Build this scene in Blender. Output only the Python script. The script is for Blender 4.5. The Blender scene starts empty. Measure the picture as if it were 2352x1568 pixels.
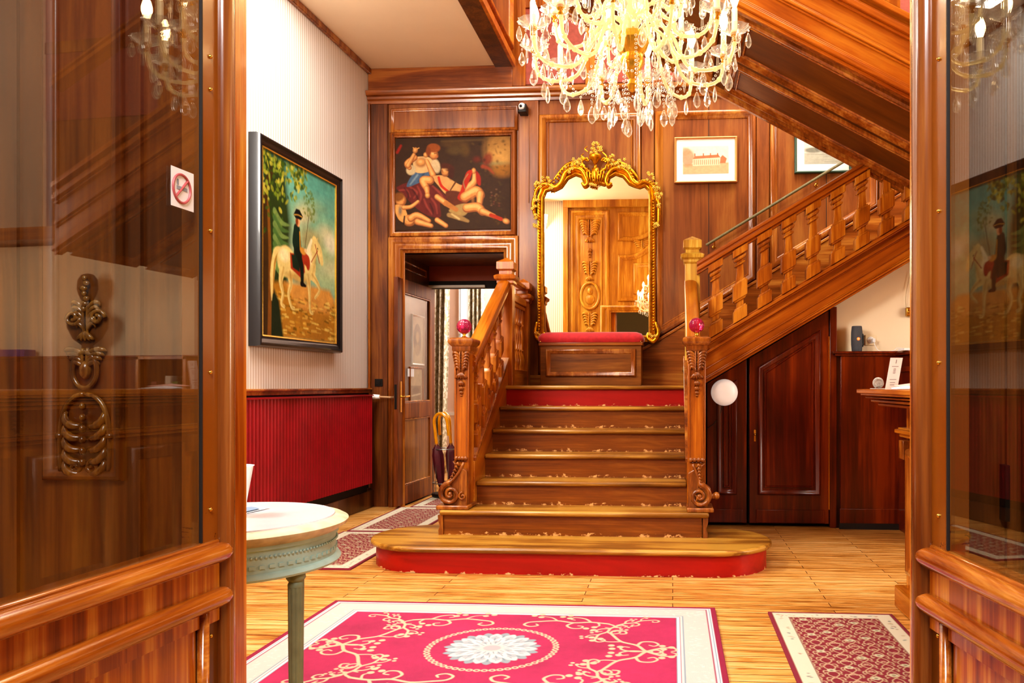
import bpy, bmesh, math, random
import numpy as np
from mathutils import Vector, Matrix
random.seed(7)
rng = np.random.default_rng(11)
PI = math.pi
SC = bpy.context.scene
COL = SC.collection
# ---------------------------------------------------------------- camera model of the place (metres)
F = 1850.0; CX = 1415.0; HY = 885.0; EYE = 1.19; TH = math.atan(0.0703)
sT, cT = math.sin(TH), math.cos(TH)
YB = 7.75            # panelled back wall
CEIL = 4.30          # hall ceiling
def ray(px):
    a = (px - CX) / F
    return (-sT + a * cT, cT + a * sT)
def X(px, Y):
    ax, ay = ray(px); return Y * ax / ay
def Z(py, px, Y):
    ax, ay = ray(px); return EYE + (Y / ay) * (HY - py) / F
def WX(y):           # left wall runs slightly out of square
    return -2.985 + 0.0402 * (y - YB)

# ---------------------------------------------------------------- colour / materials
def lin(c):
    if isinstance(c, str):
        c = [int(c[i:i + 2], 16) / 255 for i in (0, 2, 4)]
    return tuple((v / 12.92 if v <= 0.04045 else ((v + 0.055) / 1.055) ** 2.4) for v in c[:3])
def rgba(c): return lin(c) + (1.0,)
MATS = {}
def newmat(name):
    m = bpy.data.materials.new(name); m.use_nodes = True
    nt = m.node_tree; b = nt.nodes['Principled BSDF']
    MATS[name] = m
    return m, nt, b
def plain(name, c, rough=0.5, metal=0.0, coat=0.0, emit=None, es=0.0, alpha=None, noise=0.0, nscale=40, bump=0.0):
    m, nt, b = newmat(name)
    b.inputs['Base Color'].default_value = rgba(c)
    b.inputs['Roughness'].default_value = rough
    b.inputs['Metallic'].default_value = metal
    b.inputs['Coat Weight'].default_value = coat
    if emit is not None:
        b.inputs['Emission Color'].default_value = rgba(emit)
        b.inputs['Emission Strength'].default_value = es
    if noise > 0 or bump > 0:
        n = nt.nodes.new('ShaderNodeTexNoise'); n.inputs['Scale'].default_value = nscale; n.inputs['Detail'].default_value = 5
        tc = nt.nodes.new('ShaderNodeTexCoord'); nt.links.new(tc.outputs['Object'], n.inputs['Vector'])
        if noise > 0:
            r = nt.nodes.new('ShaderNodeValToRGB')
            base = lin(c)
            r.color_ramp.elements[0].position = 0.3; r.color_ramp.elements[1].position = 0.7
            r.color_ramp.elements[0].color = tuple(v * (1 - noise) for v in base) + (1,)
            r.color_ramp.elements[1].color = tuple(min(1, v * (1 + noise)) for v in base) + (1,)
            nt.links.new(n.outputs['Fac'], r.inputs['Fac']); nt.links.new(r.outputs['Color'], b.inputs['Base Color'])
        if bump > 0:
            bp = nt.nodes.new('ShaderNodeBump'); bp.inputs['Strength'].default_value = bump; bp.inputs['Distance'].default_value = 0.01
            nt.links.new(n.outputs['Fac'], bp.inputs['Height']); nt.links.new(bp.outputs['Normal'], b.inputs['Normal'])
    return m
def wood(name, cols, axis='z', scale=6.0, stretch=14.0, rough=0.36, coat=0.12, blotch=0.35, bump=0.04, streak=0.7, worn=None, spec=0.35, rot=None):
    """cols: dark, mid, light. axis = grain direction"""
    def wl(h):
        r, g, b_ = lin(h); return (min(1, r * .86), g * .93, b_ * .52, 1.0)
    m, nt, b = newmat(name)
    N, L = nt.nodes, nt.links
    tc = N.new('ShaderNodeTexCoord')
    src = tc.outputs['Object']
    if rot is not None:
        m0 = N.new('ShaderNodeMapping'); m0.inputs['Rotation'].default_value = rot; L.new(src, m0.inputs['Vector']); src = m0.outputs[0]
    mp = N.new('ShaderNodeMapping'); L.new(src, mp.inputs['Vector'])
    s = [scale * 1.0] * 3; s['xyz'.index(axis)] = scale / stretch
    mp.inputs['Scale'].default_value = s
    n1 = N.new('ShaderNodeTexNoise'); n1.inputs['Scale'].default_value = 1.6; n1.inputs['Detail'].default_value = 7; n1.inputs['Roughness'].default_value = 0.62
    n1.inputs['Distortion'].default_value = 0.6
    L.new(mp.outputs[0], n1.inputs['Vector'])
    mp2 = N.new('ShaderNodeMapping'); L.new(src, mp2.inputs['Vector'])
    s2 = [scale * 9.0] * 3; s2['xyz'.index(axis)] = scale * 9 / (stretch * 2.2)
    mp2.inputs['Scale'].default_value = s2
    n2 = N.new('ShaderNodeTexNoise'); n2.inputs['Scale'].default_value = 1.5; n2.inputs['Detail'].default_value = 3
    L.new(mp2.outputs[0], n2.inputs['Vector'])
    n3 = N.new('ShaderNodeTexNoise'); n3.inputs['Scale'].default_value = 1.7; n3.inputs['Detail'].default_value = 2
    L.new(tc.outputs['Object'], n3.inputs['Vector'])
    mixf = N.new('ShaderNodeMath'); mixf.operation = 'MULTIPLY_ADD'
    L.new(n2.outputs['Fac'], mixf.inputs[0]); mixf.inputs[1].default_value = streak * 0.5
    L.new(n1.outputs['Fac'], mixf.inputs[2])
    mix2 = N.new('ShaderNodeMath'); mix2.operation = 'MULTIPLY_ADD'
    L.new(n3.outputs['Fac'], mix2.inputs[0]); mix2.inputs[1].default_value = blotch; L.new(mixf.outputs[0], mix2.inputs[2])
    mean = 0.5 + 0.5 * streak * 0.5 + 0.5 * blotch
    r = N.new('ShaderNodeValToRGB'); e = r.color_ramp.elements
    e[0].position = max(0, mean - 0.21); e[0].color = wl(cols[0])
    e[1].position = min(1, mean + 0.21); e[1].color = wl(cols[2])
    k = e.new(min(0.99, mean)); k.color = wl(cols[1])
    L.new(mix2.outputs[0], r.inputs['Fac'])
    out = r.outputs['Color']
    if worn:   # pale chips near the foot of the board (object z small)
        zlim, wc = worn
        sp = N.new('ShaderNodeSeparateXYZ'); L.new(tc.outputs['Object'], sp.inputs[0])
        wn = N.new('ShaderNodeTexNoise'); wn.inputs['Scale'].default_value = 34; wn.inputs['Detail'].default_value = 5; wn.inputs['Roughness'].default_value = .7
        mpw = N.new('ShaderNodeMapping'); mpw.inputs['Scale'].default_value = (0.55, 1, 1.0)
        L.new(tc.outputs['Object'], mpw.inputs['Vector']); L.new(mpw.outputs[0], wn.inputs['Vector'])
        mr = N.new('ShaderNodeMapRange'); mr.inputs['From Min'].default_value = 0; mr.inputs['From Max'].default_value = zlim
        mr.inputs['To Min'].default_value = 0.11; mr.inputs['To Max'].default_value = -0.16
        L.new(sp.outputs['Z'], mr.inputs['Value'])
        ad = N.new('ShaderNodeMath'); ad.operation = 'ADD'; L.new(wn.outputs['Fac'], ad.inputs[0]); L.new(mr.outputs[0], ad.inputs[1])
        gt = N.new('ShaderNodeMapRange'); gt.inputs['From Min'].default_value = 0.62; gt.inputs['From Max'].default_value = 0.66
        L.new(ad.outputs[0], gt.inputs['Value'])
        mx = N.new('ShaderNodeMix'); mx.data_type = 'RGBA'; L.new(gt.outputs[0], mx.inputs['Factor'])
        L.new(out, mx.inputs[6]); mx.inputs[7].default_value = rgba(wc); out = mx.outputs[2]
    L.new(out, b.inputs['Base Color'])
    b.inputs['Roughness'].default_value = rough
    b.inputs['Coat Weight'].default_value = coat; b.inputs['Coat Roughness'].default_value = 0.12
    b.inputs['Specular IOR Level'].default_value = spec
    if bump > 0:
        bp = N.new('ShaderNodeBump'); bp.inputs['Strength'].default_value = bump; bp.inputs['Distance'].default_value = 0.01
        L.new(n1.outputs['Fac'], bp.inputs['Height']); L.new(bp.outputs['Normal'], b.inputs['Normal'])
    return m
def thin_glass(name, tint=(1, 1, 1), ior=1.5, rough=0.0):
    m = bpy.data.materials.new(name); m.use_nodes = True; nt = m.node_tree; nt.nodes.clear()
    o = nt.nodes.new('ShaderNodeOutputMaterial'); mx = nt.nodes.new('ShaderNodeMixShader')
    t = nt.nodes.new('ShaderNodeBsdfTransparent'); t.inputs[0].default_value = tint + (1,)
    g = nt.nodes.new('ShaderNodeBsdfGlossy'); g.inputs['Roughness'].default_value = rough
    fr = nt.nodes.new('ShaderNodeLayerWeight'); fr.inputs['Blend'].default_value = .5
    pw = nt.nodes.new('ShaderNodeMath'); pw.operation = 'POWER'; pw.inputs[1].default_value = 5
    mu = nt.nodes.new('ShaderNodeMath'); mu.operation = 'MULTIPLY_ADD'; mu.inputs[1].default_value = .95; mu.inputs[2].default_value = .075; mu.use_clamp = True
    nt.links.new(fr.outputs['Facing'], pw.inputs[0]); nt.links.new(pw.outputs[0], mu.inputs[0]); nt.links.new(mu.outputs[0], mx.inputs[0])
    nt.links.new(t.outputs[0], mx.inputs[1]); nt.links.new(g.outputs[0], mx.inputs[2]); nt.links.new(mx.outputs[0], o.inputs[0])
    MATS[name] = m
    return m
def vcol(name, rough=0.6, coat=0.0, bump=0.0, sheen=0.0):
    m, nt, b = newmat(name)
    a = nt.nodes.new('ShaderNodeAttribute'); a.attribute_name = 'paint'
    nt.links.new(a.outputs['Color'], b.inputs['Base Color'])
    b.inputs['Roughness'].default_value = rough; b.inputs['Coat Weight'].default_value = coat
    b.inputs['Sheen Weight'].default_value = sheen
    if bump:
        n = nt.nodes.new('ShaderNodeTexNoise'); n.inputs['Scale'].default_value = 260; n.inputs['Detail'].default_value = 3
        tc = nt.nodes.new('ShaderNodeTexCoord'); nt.links.new(tc.outputs['Object'], n.inputs['Vector'])
        bp = nt.nodes.new('ShaderNodeBump'); bp.inputs['Strength'].default_value = bump; bp.inputs['Distance'].default_value = 0.01
        nt.links.new(n.outputs['Fac'], bp.inputs['Height']); nt.links.new(bp.outputs['Normal'], b.inputs['Normal'])
    return m

# ---------------------------------------------------------------- mesh builder
class MB:
    def __init__(s): s.v = []; s.f = []; s.mi = []; s.m = 0
    def add(s, vs, fs):
        n = len(s.v); s.v += [tuple(p) for p in vs]
        for q in fs: s.f.append([n + i for i in q]); s.mi.append(s.m)
        return s
    def box(s, x0, x1, y0, y1, z0, z1, tf=None):
        vs = [(x, y, z) for x in (x0, x1) for y in (y0, y1) for z in (z0, z1)]
        if tf: vs = [tf(*p) for p in vs]
        return s.add(vs, [(0, 1, 3, 2), (4, 6, 7, 5), (0, 4, 5, 1), (2, 3, 7, 6), (0, 2, 6, 4), (1, 5, 7, 3)])
    def prism(s, poly, h0, h1, tf):
        """poly [(u,v)], extruded h0..h1, tf(u,v,h)->xyz"""
        n = len(poly)
        vs = [tf(u, v, h0) for u, v in poly] + [tf(u, v, h1) for u, v in poly]
        fs = [list(range(n))[::-1], list(range(n, 2 * n))] + [(i, (i + 1) % n, n + (i + 1) % n, n + i) for i in range(n)]
        return s.add(vs, fs)
    def lathe(s, prof, c=(0, 0, 0), n=24, tf=None, fl=None):
        """prof [(r,z)]; fl(angle)->radius factor"""
        vs = []
        for r, z in prof:
            for i in range(n):
                a = 2 * PI * i / n; k = fl(a) if fl else 1
                p = (c[0] + r * k * math.cos(a), c[1] + r * k * math.sin(a), c[2] + z)
                vs.append(tf(*p) if tf else p)
        fs = []
        for j in range(len(prof) - 1):
            for i in range(n):
                fs.append((j * n + i, j * n + (i + 1) % n, (j + 1) * n + (i + 1) % n, (j + 1) * n + i))
        if prof[0][0] > 1e-5: fs.append(list(range(n))[::-1])
        if prof[-1][0] > 1e-5: fs.append([(len(prof) - 1) * n + i for i in range(n)])
        return s.add(vs, fs)
    def tube(s, pts, r, n=8, closed=False):
        pts = [Vector(p) for p in pts]; m = len(pts)
        rs = r if isinstance(r, (list, tuple)) else [r] * m
        vs = []; up = None
        for i, p in enumerate(pts):
            if closed: t = (pts[(i + 1) % m] - pts[i - 1])
            else: t = pts[min(i + 1, m - 1)] - pts[max(i - 1, 0)]
            t = t.normalized() if t.length > 1e-9 else Vector((0, 0, 1))
            if up is None:
                up = Vector((0, 0, 1)) if abs(t.z) < 0.9 else Vector((1, 0, 0))
            a = t.cross(up)
            if a.length < 1e-4: a = t.orthogonal()
            a.normalize(); bvec = a.cross(t).normalized(); up = bvec
            for k in range(n):
                w = 2 * PI * k / n
                vs.append(p + (a * math.cos(w) + bvec * math.sin(w)) * rs[i])
        fs = []
        rng_ = m if closed else m - 1
        for i in range(rng_):
            j = (i + 1) % m
            for k in range(n):
                fs.append((i * n + k, i * n + (k + 1) % n, j * n + (k + 1) % n, j * n + k))
        if not closed:
            fs.append(list(range(n))[::-1]); fs.append([(m - 1) * n + k for k in range(n)])
        return s.add(vs, fs)
    def ell(s, c, r, rot=None, nu=12, nv=8, tf=None):
        vs = []; fs = []
        M = rot if rot is not None else Matrix.Identity(3)
        C = Vector(c)
        for j in range(nv + 1):
            ph = PI * j / nv
            for i in range(nu):
                a = 2 * PI * i / nu
                q = C + M @ Vector((r[0] * math.sin(ph) * math.cos(a), r[1] * math.sin(ph) * math.sin(a), r[2] * math.cos(ph)))
                vs.append(tf(*q) if tf else q)
        for j in range(nv):
            for i in range(nu):
                fs.append((j * nu + i, (j + 1) * nu + i, (j + 1) * nu + (i + 1) % nu, j * nu + (i + 1) % nu))
        return s.add(vs, fs)
    def mold(s, poly, prof, tf, closed=True):
        """sweep prof [(inward offset, height)] round polygon poly with mitred corners"""
        n = len(poly); P = [Vector(p) for p in poly]
        area = sum(P[i].x * P[(i + 1) % n].y - P[(i + 1) % n].x * P[i].y for i in range(n))
        sg = 1 if area > 0 else -1
        nor = []
        for i in range(n):
            d = P[(i + 1) % n] - P[i]; d = d.normalized() if d.length > 1e-9 else Vector((1, 0))
            nor.append(Vector((-d.y, d.x)) * sg)
        vs = []
        for i in range(n):
            if closed: a, b = nor[i - 1], nor[i]
            else: a = nor[i - 1] if i > 0 else nor[0]; b = nor[i] if i < n - 1 else nor[n - 2]
            mdir = a + b
            if mdir.length < 1e-6: mdir = a.copy()
            mdir.normalize(); k = 1 / max(0.35, mdir.dot(a))
            for o, h in prof:
                q = P[i] + mdir * (o * k); vs.append(tf(q.x, q.y, h))
        m = len(prof); fs = []
        for i in range(n if closed else n - 1):
            j = (i + 1) % n
            for k in range(m - 1):
                fs.append((i * m + k, j * m + k, j * m + k + 1, i * m + k + 1))
        return s.add(vs, fs)
    def build(s, name, mat, parent=None, loc=None, sharp=35, bevel=0, flat=False, norm=True):
        me = bpy.data.meshes.new(name)
        L = Vector(loc) if loc is not None else Vector((0, 0, 0))
        if parent is not None and loc is None: L = WORLD(parent)
        me.from_pydata([Vector(p) - L for p in s.v], [], s.f)
        mats = mat if isinstance(mat, (list, tuple)) else [mat]
        for q in mats: me.materials.append(q)
        if len(mats) > 1: me.polygons.foreach_set('material_index', s.mi)
        if norm:
            bm = bmesh.new(); bm.from_mesh(me); bmesh.ops.remove_doubles(bm, verts=bm.verts, dist=1e-6) if len(s.v) < 4000 else None
            bmesh.ops.recalc_face_normals(bm, faces=bm.faces); bm.to_mesh(me); bm.free()
        if not flat:
            me.polygons.foreach_set('use_smooth', [True] * len(me.polygons))
            try: me.set_sharp_from_angle(angle=math.radians(sharp))
            except Exception: pass
        me.update()
        o = bpy.data.objects.new(name, me); COL.objects.link(o)
        if parent is not None:
            o.parent = parent; o.location = L - WORLD(parent)
        else: o.location = L
        if bevel:
            md = o.modifiers.new('bevel', 'BEVEL'); md.width = bevel; md.segments = 2; md.limit_method = 'ANGLE'; md.angle_limit = math.radians(40)
        return o
def WORLD(o):
    L = Vector(o.location)
    while o.parent: o = o.parent; L = L + Vector(o.location)
    return L
def tag(o, label, cat, group=None, kind=None):
    o['label'] = label; o['category'] = cat
    if group: o['group'] = group
    if kind: o['kind'] = kind
    return o
def thing(name, label, cat, loc=(0, 0, 0), group=None):
    o = bpy.data.objects.new(name, None); COL.objects.link(o); o.location = loc; o.empty_display_size = 0.1
    return tag(o, label, cat, group)
def struct(o): o['kind'] = 'structure'; return o
def copy_tree(o, parent=None, delta=None):
    c = o.copy(); COL.objects.link(c); c.parent = parent
    for ch in list(o.children): copy_tree(ch, c)
    return c
def rect(x0, x1, z0, z1): return [(x0, z0), (x1, z0), (x1, z1), (x0, z1)]
def back(Y): return lambda u, v, h: (u, Y - h, v)
def front(Y): return lambda u, v, h: (u, Y + h, v)
def bez(p0, p1, p2, p3, n=12):
    out = []
    for i in range(n + 1):
        t = i / n; a = (1 - t) ** 3; b = 3 * t * (1 - t) ** 2; c = 3 * t * t * (1 - t); d = t ** 3
        out.append(tuple(a * w + b * x + c * y + d * z for w, x, y, z in zip(p0, p1, p2, p3)))
    return out
def crom(pts, n=8, closed=False):
    P = [np.array(p, float) for p in pts]; m = len(P); out = []
    R = range(m) if closed else range(m - 1)
    for i in R:
        p0 = P[(i - 1) % m] if closed or i > 0 else P[0]; p1 = P[i]; p2 = P[(i + 1) % m]
        p3 = P[(i + 2) % m] if closed or i + 2 < m else P[-1]
        for k in range(n):
            t = k / n
            out.append(tuple(0.5 * ((2 * p1) + (-p0 + p2) * t + (2 * p0 - 5 * p1 + 4 * p2 - p3) * t * t + (-p0 + 3 * p1 - 3 * p2 + p3) * t ** 3)))
    if not closed: out.append(tuple(P[-1]))
    return out

# ---------------------------------------------------------------- tiny painter (vertex colours on a fine grid)
class Can:
    def __init__(s, w, h, c): s.w, s.h = w, h; s.a = np.zeros((h, w, 3)); s.a[:] = lin(c); s.yy, s.xx = np.mgrid[0:h, 0:w].astype(float)
    def blend(s, m, c):
        c = np.array(lin(c)) if not isinstance(c, np.ndarray) else c
        m = np.clip(m, 0, 1)[..., None]; s.a = s.a * (1 - m) + c * m
    def ell(s, cx, cy, rx, ry, c, rot=0, soft=1.0, k=1.0):
        R_ = max(rx, ry) * (1 + soft / min(rx, ry)) + 3
        x0, x1, y0, y1 = max(0, int(cx - R_)), min(s.w, int(cx + R_) + 1), max(0, int(cy - R_)), min(s.h, int(cy + R_) + 1)
        if x1 <= x0 or y1 <= y0: return
        dx, dy = s.xx[y0:y1, x0:x1] - cx, s.yy[y0:y1, x0:x1] - cy; a = math.radians(rot)
        u = (dx * math.cos(a) + dy * math.sin(a)) / rx; v = (-dx * math.sin(a) + dy * math.cos(a)) / ry
        d = (1 - np.sqrt(u * u + v * v)) * min(rx, ry)
        m = (np.clip(d / soft + 0.5, 0, 1) * k)[..., None]; s.a[y0:y1, x0:x1] = s.a[y0:y1, x0:x1] * (1 - m) + np.array(lin(c)) * m
    def stroke(s, pts, w, c, soft=1.0, k=1.0, smooth=True):
        if smooth and len(pts) > 2: pts = crom(pts, 5)
        n = len(pts); ws = w if isinstance(w, (list, tuple)) else [w, w]
        W = [np.interp(i / max(1, n - 1), np.linspace(0, 1, len(ws)), ws) for i in range(n)]
        mw = max(W) + soft + 2
        x0 = max(0, int(min(p[0] for p in pts) - mw)); x1 = min(s.w, int(max(p[0] for p in pts) + mw) + 1)
        y0 = max(0, int(min(p[1] for p in pts) - mw)); y1 = min(s.h, int(max(p[1] for p in pts) + mw) + 1)
        if x1 <= x0 or y1 <= y0: return
        xx = s.xx[y0:y1, x0:x1]; yy = s.yy[y0:y1, x0:x1]; best = np.full(xx.shape, -1e9)
        for i in range(n - 1):
            ax, ay = pts[i][:2]; bx, by = pts[i + 1][:2]; L2 = (bx - ax) ** 2 + (by - ay) ** 2 + 1e-9
            t = np.clip(((xx - ax) * (bx - ax) + (yy - ay) * (by - ay)) / L2, 0, 1)
            d = np.hypot(xx - ax - t * (bx - ax), yy - ay - t * (by - ay))
            best = np.maximum(best, W[i] * (1 - t) + W[i + 1] * t - d)
        m = np.clip(best / soft + 0.5, 0, 1)[..., None] * k
        cc = np.array(lin(c)); s.a[y0:y1, x0:x1] = s.a[y0:y1, x0:x1] * (1 - m) + cc * m
    def poly(s, pts, c, soft=1.0, k=1.0, smooth=False):
        if smooth: pts = crom(pts, 5, True)
        inside = np.zeros(s.xx.shape, bool); n = len(pts); dist = np.full(s.xx.shape, 1e9)
        for i in range(n):
            ax, ay = pts[i][:2]; bx, by = pts[(i + 1) % n][:2]
            cond = ((ay > s.yy) != (by > s.yy)) & (s.xx < (bx - ax) * (s.yy - ay) / (by - ay + 1e-12) + ax)
            inside ^= cond
            L2 = (bx - ax) ** 2 + (by - ay) ** 2 + 1e-9
            t = np.clip(((s.xx - ax) * (bx - ax) + (s.yy - ay) * (by - ay)) / L2, 0, 1)
            dist = np.minimum(dist, np.hypot(s.xx - ax - t * (bx - ax), s.yy - ay - t * (by - ay)))
        d = np.where(inside, dist, -dist)
        s.blend(np.clip(d / soft + 0.5, 0, 1) * k, c)
    def noise(s, amt, cell=6, seed=1, stretch=(1, 1)):
        r = np.random.default_rng(seed); tot = np.zeros((s.h, s.w)); amp = 1; cl = cell
        for _ in range(3):
            gh = int(s.h / (cl * stretch[1])) + 3; gw = int(s.w / (cl * stretch[0])) + 3
            g = r.random((gh, gw)); y = s.yy / (cl * stretch[1]); x = s.xx / (cl * stretch[0])
            yi, xi = y.astype(int), x.astype(int); fy, fx = y - yi, x - xi
            tot += amp * ((g[yi, xi] * (1 - fx) + g[yi, xi + 1] * fx) * (1 - fy) + (g[yi + 1, xi] * (1 - fx) + g[yi + 1, xi + 1] * fx) * fy - 0.5)
            amp *= 0.6; cl = max(1.5, cl / 2)
        s.a *= (1 + amt * tot)[..., None]; s.a = np.clip(s.a, 0, 1); return tot
def raster_obj(can, name, tf, mat, parent=None, edge_drop=0.0, loc=None):
    """grid of vertices; tf(u,v,h) with u,v in 0..1 (v down)"""
    h, w = can.a.shape[:2]
    L = Vector(loc) if loc is not None else (WORLD(parent) if parent is not None else Vector((0, 0, 0)))
    p00 = np.array(tf(0, 0, 0)); du = np.array(tf(1, 0, 0)) - p00; dv = np.array(tf(0, 1, 0)) - p00; dh = np.array(tf(0, 0, 1)) - p00
    uu = (can.xx / (w - 1))[..., None]; vv = (can.yy / (h - 1))[..., None]
    hh = np.zeros((h, w, 1))
    if edge_drop:
        hh[:] = edge_drop; hh[0] = 0; hh[-1] = 0; hh[:, 0] = 0; hh[:, -1] = 0
        uu = uu.copy(); uu[:, 1] = uu[:, 0] + 0.0015; vv = vv.copy(); vv[1] = vv[0] + 0.0015; uu[:, -2] = uu[:, -1] - .0015; vv[-2] = vv[-1] - .0015
    co = p00 + uu * du + vv * dv + hh * dh - np.array(L)
    idx = np.arange(h * w).reshape(h, w)
    q = np.stack([idx[:-1, :-1], idx[:-1, 1:], idx[1:, 1:], idx[1:, :-1]], -1).reshape(-1, 4)
    me = bpy.data.meshes.new(name); me.vertices.add(h * w); me.vertices.foreach_set('co', co.reshape(-1).astype(np.float32))
    me.loops.add(q.size); me.loops.foreach_set('vertex_index', q.reshape(-1).astype(np.int32))
    me.polygons.add(len(q)); me.polygons.foreach_set('loop_start', np.arange(0, q.size, 4, dtype=np.int32))
    me.polygons.foreach_set('loop_total', np.full(len(q), 4, dtype=np.int32))
    me.update(calc_edges=True)
    at = me.color_attributes.new('paint', 'FLOAT_COLOR', 'POINT')
    c4 = np.ones((h * w, 4), np.float32); c4[:, :3] = can.a.reshape(-1, 3); at.data.foreach_set('color', c4.reshape(-1))
    me.materials.append(mat); me.validate()
    o = bpy.data.objects.new(name, me); COL.objects.link(o)
    if parent is not None: o.parent = parent; o.location = L - WORLD(parent)
    else: o.location = L
    return o
# ================================================================ materials
WB = wood('wood_panel', ('5d2810', '8c4a26', 'aa683c'), 'z', 4.0, 10, rough=.4, coat=.1, streak=.5)
WBx = wood('wood_panel_cross', ('56240d', '84401c', 'aa6236'), 'x', 4.0, 10, rough=.36, coat=.25)
WM = wood('wood_moulding', ('6a3112', '9a5125', 'c07a44'), 'z', 4.0, 10, rough=.25, coat=.5)
WMx = wood('wood_moulding_cross', ('6a3112', '9a5125', 'c07a44'), 'x', 4.0, 10, rough=.28, coat=.4)
WO = wood('oak_orange', ('7e3509', 'b4601a', 'd98a3a'), 'z', 6, 12, rough=.3, coat=.3)
WOx = wood('oak_orange_cross', ('84380a', 'b85f18', 'd8863a'), 'x', 6, 12, rough=.3, coat=.3)
WOy = wood('oak_orange_deep', ('84380a', 'b4601a', 'd98a3a'), 'y', 6, 12, rough=.3, coat=.3)
WC = wood('oak_carved', ('5e2a10', '8e4a20', 'b46c34'), 'z', 14, 5, rough=.3, coat=.4)
WT = wood('stair_tread', ('5a320e', '9a622a', 'c08a4a'), 'x', 5, 16, rough=.34, coat=.2, blotch=.5)
WR = wood('stair_riser', ('5a2606', '8c4812', 'b0692a'), 'x', 5, 14, rough=.4, coat=.15, worn=(.06, 'd9a66a'))
RED = wood('red_paint_riser', ('8e0808', 'b01010', 'c01a14'), 'x', 5, 14, rough=.42, coat=.1, streak=.15, blotch=.2, worn=(.035, 'e0b880'))
WCUP = wood('mahogany_cupboard', ('3c0a04', '661a06', '8c320a'), 'z', 3.2, 10, rough=.3, coat=.35)
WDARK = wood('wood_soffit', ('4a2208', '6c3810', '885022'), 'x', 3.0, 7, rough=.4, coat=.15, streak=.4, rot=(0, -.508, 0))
WYR = wood('oak_rail_rising', ('8a3e0c', 'b8661c', 'd98e3c'), 'y', 5, 12, rough=.3, coat=.25, streak=.5, rot=(-.523, 0, 0))
WUP = wood('oak_rising', ('84380a', 'b45c18', 'd07c30'), 'x', 5, 12, rough=.32, coat=.25, streak=.5, rot=(0, .54, 0))
WDN = wood('oak_descending', ('8a3c0a', 'bc621a', 'd88636'), 'x', 5, 12, rough=.32, coat=.25, streak=.5, rot=(0, -.508, 0))
WDOOR = wood('door_sapele', ('662206', 'b85a1c', 'f0a450'), 'z', 17, 40, rough=.22, coat=.4, blotch=.1, streak=.15)
WDOORy = wood('door_sapele_rail', ('8a3c14', 'b86226', 'd8884a'), 'y', 9, 14, rough=.18, coat=.7)
WSTILE = wood('door_stile_mottled', ('2c0f06', '6a2e10', '98521e'), 'x', 14, 5, rough=.2, coat=.5, blotch=1.2)
WOAK = wood('dark_oak', ('3a1c0a', '5c3214', '7c4a22'), 'z', 5, 12, rough=.35, coat=.3)
CREAM = plain('cream_ceiling', 'f0dcc0', .75, noise=.03, nscale=2)
CREAMW = plain('cream_wall', 'f6e2c2', .7, noise=.03, nscale=2)
BLACKISH = plain('shadow_dark', '1a0c06', .7)
REDFAB = plain('red_fabric', '94483a', .8, noise=.15, nscale=30)
REDWOOD = plain('red_brown_lintel', 'a0400f', .5, noise=.1, nscale=8)
BRASS = plain('brass', 'd8a94a', .25, metal=1)
GOLD = plain('gilded', 'e0a020', .3, metal=.85, noise=.25, nscale=25, bump=.2)
GOLDL = plain('gilded_bright', 'f2c65a', .25, metal=.8)
MIRROR = plain('mirror_glass', 'fbeed2', .0, metal=1)
WHITE = plain('white_plastic', 'f2f2f4', .4)
PAPER = plain('white_paper', 'f4f4f4', .6)
INK = plain('grey_ink', '8c8c90', .6)
GLASS = thin_glass('door_glass', (.96, .97, .95))
PICT = vcol('oil_paint', .55); PICT.node_tree.nodes['Principled BSDF'].inputs['Specular IOR Level'].default_value = .15
WPD = wood('wood_panel_dark', ('3a1a0c', '6a3418', '8e5228'), 'z', 4.0, 10, rough=.36)
RUGM = vcol('rug_pile', .95, bump=.25)
DARKMET = plain('dark_metal', '201c1a', .4, metal=.6)

def wallpaper():
    m, nt, b = newmat('striped_wallpaper'); N, L = nt.nodes, nt.links
    tc = N.new('ShaderNodeTexCoord'); sp = N.new('ShaderNodeSeparateXYZ'); L.new(tc.outputs['Object'], sp.inputs[0])
    ad = N.new('ShaderNodeMath'); ad.operation = 'ADD'; L.new(sp.outputs['X'], ad.inputs[0]); L.new(sp.outputs['Y'], ad.inputs[1])
    mu = N.new('ShaderNodeMath'); mu.operation = 'MULTIPLY'; mu.inputs[1].default_value = 2 * PI / 0.036; L.new(ad.outputs[0], mu.inputs[0])
    sn = N.new('ShaderNodeMath'); sn.operation = 'SINE'; L.new(mu.outputs[0], sn.inputs[0])
    mr = N.new('ShaderNodeMapRange'); mr.inputs['From Min'].default_value = .15; mr.inputs['From Max'].default_value = .75; L.new(sn.outputs[0], mr.inputs['Value'])
    mx = N.new('ShaderNodeMix'); mx.data_type = 'RGBA'; L.new(mr.outputs[0], mx.inputs['Factor'])
    mx.inputs[6].default_value = rgba('eeebe8'); mx.inputs[7].default_value = rgba('c9bcae')
    L.new(mx.outputs[2], b.inputs['Base Color']); b.inputs['Roughness'].default_value = .5
    return m
PAPERW = wallpaper()

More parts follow.
